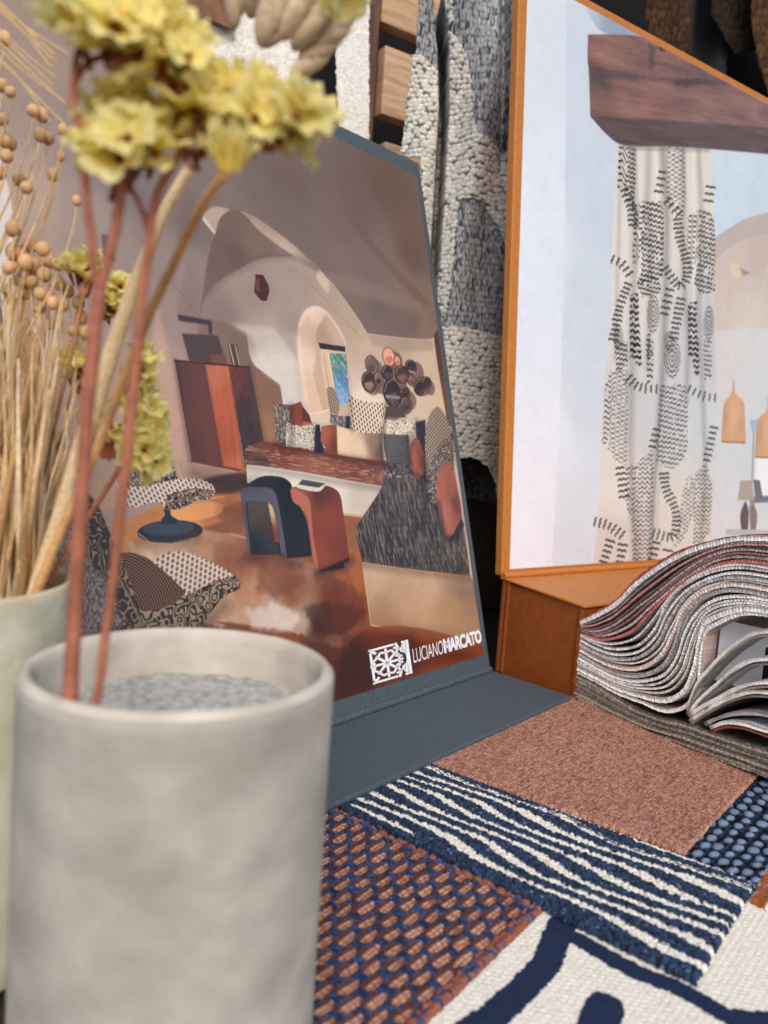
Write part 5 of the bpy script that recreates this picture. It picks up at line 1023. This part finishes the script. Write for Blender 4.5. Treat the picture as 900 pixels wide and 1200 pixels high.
# small single bud on a thin ochre stalk
bud = thing('statice_bud', 'single small yellow bud on a thin ochre stalk just right of the large sprig', 'dried flower', gc, 'yellow statice flowers')
stemp(bud, [(20, 760, .262), (60, 650, .25), (112, 530, .235), (160, 405, .208), (205, 305, .188), (240, 236, .168), (262, 206, .161)], [px2m(12, .26), px2m(11, .23), px2m(12, .2), px2m(9, .186)], lin((246, 196, 136)))
for (x, y, s, dd) in ((268, 203, .0112, (.05, -.25, 1)), (261, 201, .0085, (-.3, -.3, 1)), (277, 202, .0085, (.35, -.3, 1))):
    xf(floret_mesh(2, 5, .55), basis(dd, 1.)*s*np.array([1, 1, 1.75]), at(x, y, .160), 1.02).build('floret', M_petal, bud)
# wheat ear on a broad pale stalk
wh = thing('wheat_ear', 'braided pale beige wheat ear on a broad straw stalk leaning out of the green pot', 'dried plant', gc)
stemp(wh, [(18, 760, .262), (50, 668, .257), (85, 560, .25), (122, 440, .242), (160, 330, .232), (205, 225, .222), (262, 140, .214), (318, 75, .208)], [px2m(15, .26), px2m(20, .25), px2m(22, .24), px2m(18, .235), px2m(13, .22), px2m(10, .21)], lin((252, 226, 182)), a=.08)
def grain_ear(root, a, b, depth, rows_, size, wid):
    A0 = at(*a, depth); B0 = at(*b, depth-.01); ax = (B0-A0)/np.linalg.norm(B0-A0); side = np.cross(ax, ray(a[0], a[1])); side /= np.linalg.norm(side); fr = np.cross(side, ax)
    for i in range(rows_):
        t = i/(rows_-1); c = A0*(1-t)+B0*t
        for s in (-1, -.33, .33, 1):
            d = ax*1.+side*s*.42+fr*(-.25 if abs(s) < .5 else .05); d /= np.linalg.norm(d); w_ = np.cross(d, fr); w_ /= np.linalg.norm(w_); q = np.cross(d, w_)
            l = size*random.uniform(.9, 1.1)*(1-.25*t); p = c+side*s*wid*(1-.2*t)+ax*size*(.45 if abs(s) < .5 else 0)-(fr*.0012*(1.2-abs(s)) if True else 0)
            mb = MB(); mb.ell(p+d*l*.5, np.stack([w_*l*.26, q*l*.2, d*l*.62]), lin((244, 220, 186))*random.uniform(.85, 1.12), 12, 9); e = p+d*l*1.05
            mb.tube([p+d*l*.9, e+d*l*.2, e+d*l*.55], [.0003, .00018, .00008], lin((236, 206, 160)), 5); mb.build('grain', M_dry, root)
grain_ear(wh, (326, 68), (420, -70), .208, 10, .0112, .0054)
grain_ear(wh, (292, 40), (330, -60), .222, 8, .0105, .0048)
# lower statice heads in the green pot
s2 = thing('statice_sprig', 'small yellow flower head with brown calyx among the seed pods, left of the red stems', 'dried flower', gc, 'yellow statice flowers')
stemp(s2, [(10, 760, .275), (40, 600, .275), (78, 440, .273), (98, 345, .272)], [.0007, .0007, .0006], lin((190, 140, 96)))
florets(s2, 98, 308, 24, 15, .272, 13, .0072, (98, 345), .008); florets(s2, 134, 342, 12, 26, .274, 10, .0072, (118, 370), .008)
s3 = thing('statice_sprig', 'tall cluster of yellow flower heads with dark centres halfway up the second red stem', 'dried flower', gc, 'yellow statice flowers')
stemp(s3, [(10, 770, .27), (70, 660, .262), (120, 580, .255), (155, 520, .25), (165, 440, .248)], [.0008, .0010, .0009], lin((206, 140, 110)))
florets(s3, 166, 430, 14, 32, .25, 12, .0074, (150, 455), .008); florets(s3, 170, 485, 20, 28, .25, 14, .0078, (150, 490), .008); florets(s3, 168, 526, 24, 26, .25, 17, .0080, (138, 530), .008); florets(s3, 126, 500, 12, 16, .252, 4, .006, (125, 530), .008)
mb = MB()
for k in range(16):
    a = random.random()*6.28; mb.tube([at(128, 532, .249), at(128+13*math.cos(a), 528+12*math.sin(a), .246)], [.0012, .0004], BRN, 6)
mb.build('seed_head', M_dry, s3)
s4 = thing('statice_sprig', 'faint yellow flower head half hidden in the straw', 'dried flower', gc, 'yellow statice flowers')
stemp(s4, [(8, 760, .285), (50, 600, .285), (88, 450, .285)], [.001, .0008], RED2); florets(s4, 88, 425, 14, 16, .285, 8, .006, (88, 452), .006)
# flax stalks with round seed pods
def pod(mb, x, y, d, r):
    c = at(x, y, d); mb.ell(c, np.diag([1, 1, random.uniform(1.0, 1.25)])*r, lin((230, 188, 140))*random.uniform(.8, 1.15), 12, 9)
    mb.tube([c+UP*r*.9, c+UP*r*1.45], [.0004, .00008], lin((180, 128, 84)), 5)
pods = [(15, 268, 9), (16, 295, 10), (24, 300, 10), (35, 287, 10), (50, 292, 9), (30, 308, 10), (40, 312, 11), (57, 305, 9), (10, 314, 8), (52, 322, 9), (36, 330, 9), (30, 343, 9), (68, 310, 8), (70, 333, 8), (80, 341, 8), (16, 355, 9), (62, 355, 8), (73, 358, 8), (92, 355, 8), (95, 372, 8), (47, 345, 8), (86, 388, 7), (22, 330, 7), (60, 380, 7), (100, 390, 8), (46, 362, 7), (8, 340, 7),
        (3, 100, 8), (12, 108, 7), (3, 140, 7), (6, 165, 8), (12, 168, 8), (8, 183, 8), (1, 203, 7), (39, 130, 8), (50, 135, 8), (47, 158, 8), (56, 162, 8), (62, 205, 7), (22, 210, 8), (31, 220, 8), (74, 152, 7), (71, 183, 6), (5, 45, 9), (90, 235, 6)]
grp = {}
for i, (x, y, r) in enumerate(pods):
    fl_ = thing('flax_stalk', 'thin flax stalk with a round tan seed pod in the green pot', 'dried plant', gc, 'flax stalks in the green pot')
    d = .275+.012*(i % 4)/3; mb = MB(); pod(mb, x, y, d, r*d/F*.92); mb.build('seed_pod', M_dry, fl_)
    bx = -10+random.uniform(-25, 45); mx = (x+bx)/2+random.uniform(-14, 14)
    if y < 240 and x < 95:      # clusters nodding in from stalks beyond the left edge
        stemp(fl_, [(x-60-random.uniform(0, 20), y+190, d), (x-26, y+95, d), (x-6, y+38, d), (x, y+r*.8, d)], [.0005, .0004, .00022], STRAW, n=14, k=6); continue
    stemp(fl_, [(bx, 730, .272), (mx, 560+random.uniform(-20, 20), d), (x+random.uniform(-8, 4), y+70, d), (x, y+r*.8, d)], [.0005, .0004, .00025], STRAW, n=18, k=6)
# straws: the individual ones that can be told apart, and the fine mass behind
for i in range(46):
    x0 = random.uniform(-60, 44); x1 = x0*.55+random.uniform(-20, 78); y1 = random.uniform(385, 560); d = random.uniform(.245, .295)
    so_ = thing('straw_stem', 'single dried straw blade standing in the green pot', 'dried grass', gc, 'straws in the green pot')
    w_ = random.uniform(.0006, .0015); c = [STRAW, STRAWL, lin((206, 164, 114)), lin((240, 208, 162))][i % 4]
    stemp(so_, [(x0, 740, .268), ((x0+x1)/2+random.uniform(-9, 9), 600, d), (x1, y1, d)], [w_, w_*1.1, w_*.35], c, 'blade', 16, 6)
mb = MB()
for i in range(260):
    x0 = random.uniform(-75, 42); x1 = x0*.6+random.uniform(-30, 72); y1 = random.triangular(330, 640, 470); d = random.uniform(.25, .31)
    w_ = random.uniform(.0003, .0009); P = path([(x0, 745, .27), ((x0+x1)/2+random.uniform(-9, 9), 610, d), (x1, y1, d), (x1+random.uniform(-14, 16), y1-random.uniform(20, 60), d)], 12)
    mb.tube(P, np.linspace(w_, w_*.3, 12), tone([STRAW, STRAWL, lin((204, 160, 110)), lin((226, 190, 142))][i % 4], 12), 5)
for i in range(12):   # fine awns slanting across the upper left
    y = random.uniform(-20, 60); mb.tube(path([(-30, y-10, .25), (20, y+38, .25), (66+random.uniform(-10, 14), y+random.uniform(76, 98), .25)], 8), [.0003]*8, STRAW, 4)
o = mb.build('dried_grass', M_dry); tag(o, 'fine straw-coloured dried grass filling the green pot', 'dried grass', kind='stuff')

# ------------------------------------------------------------------ light and camera
w = bpy.data.worlds.new('World'); scene.world = w; w.use_nodes = True; nt = w.node_tree
sk = nt.nodes.new('ShaderNodeTexSky'); sk.sky_type = 'NISHITA'; sk.sun_disc = False
SEL, SAZ = 42, 172                     # light from the right, slightly behind the camera
sk.sun_elevation = math.radians(SEL); sk.sun_rotation = math.radians(SAZ); sk.air_density = 1.; sk.dust_density = 3.
nt.links.new(sk.outputs[0], nt.nodes['Background'].inputs[0]); nt.nodes['Background'].inputs[1].default_value = .15
sun = bpy.data.lights.new('sun', 'SUN'); sun.energy = 1.4; sun.angle = math.radians(24); sun.color = (1, .96, .9)
so = bpy.data.objects.new('sun', sun); COL.objects.link(so)
dv = Vector(az(SAZ)*math.cos(math.radians(SEL))+UP*math.sin(math.radians(SEL))); so.rotation_euler = dv.to_track_quat('Z', 'Y').to_euler()
cam = bpy.data.cameras.new('camera'); co = bpy.data.objects.new('camera', cam); COL.objects.link(co)
cam.sensor_fit = 'HORIZONTAL'; cam.sensor_width = 36; cam.lens = F/900*36; cam.clip_start = .01; cam.clip_end = 50
M4 = np.eye(4); M4[:3, :3] = RW; M4[:3, 3] = CAM; co.matrix_world = Matrix(M4.tolist())
cam.dof.use_dof = True; cam.dof.focus_distance = .44; cam.dof.aperture_fstop = cam.lens/2.9
scene.camera = co
vs = scene.view_settings; vs.view_transform = 'Standard'; vs.look = 'None'; vs.exposure = .1; vs.gamma = 1
scene.render.engine = 'CYCLES'; scene.cycles.use_denoising = True
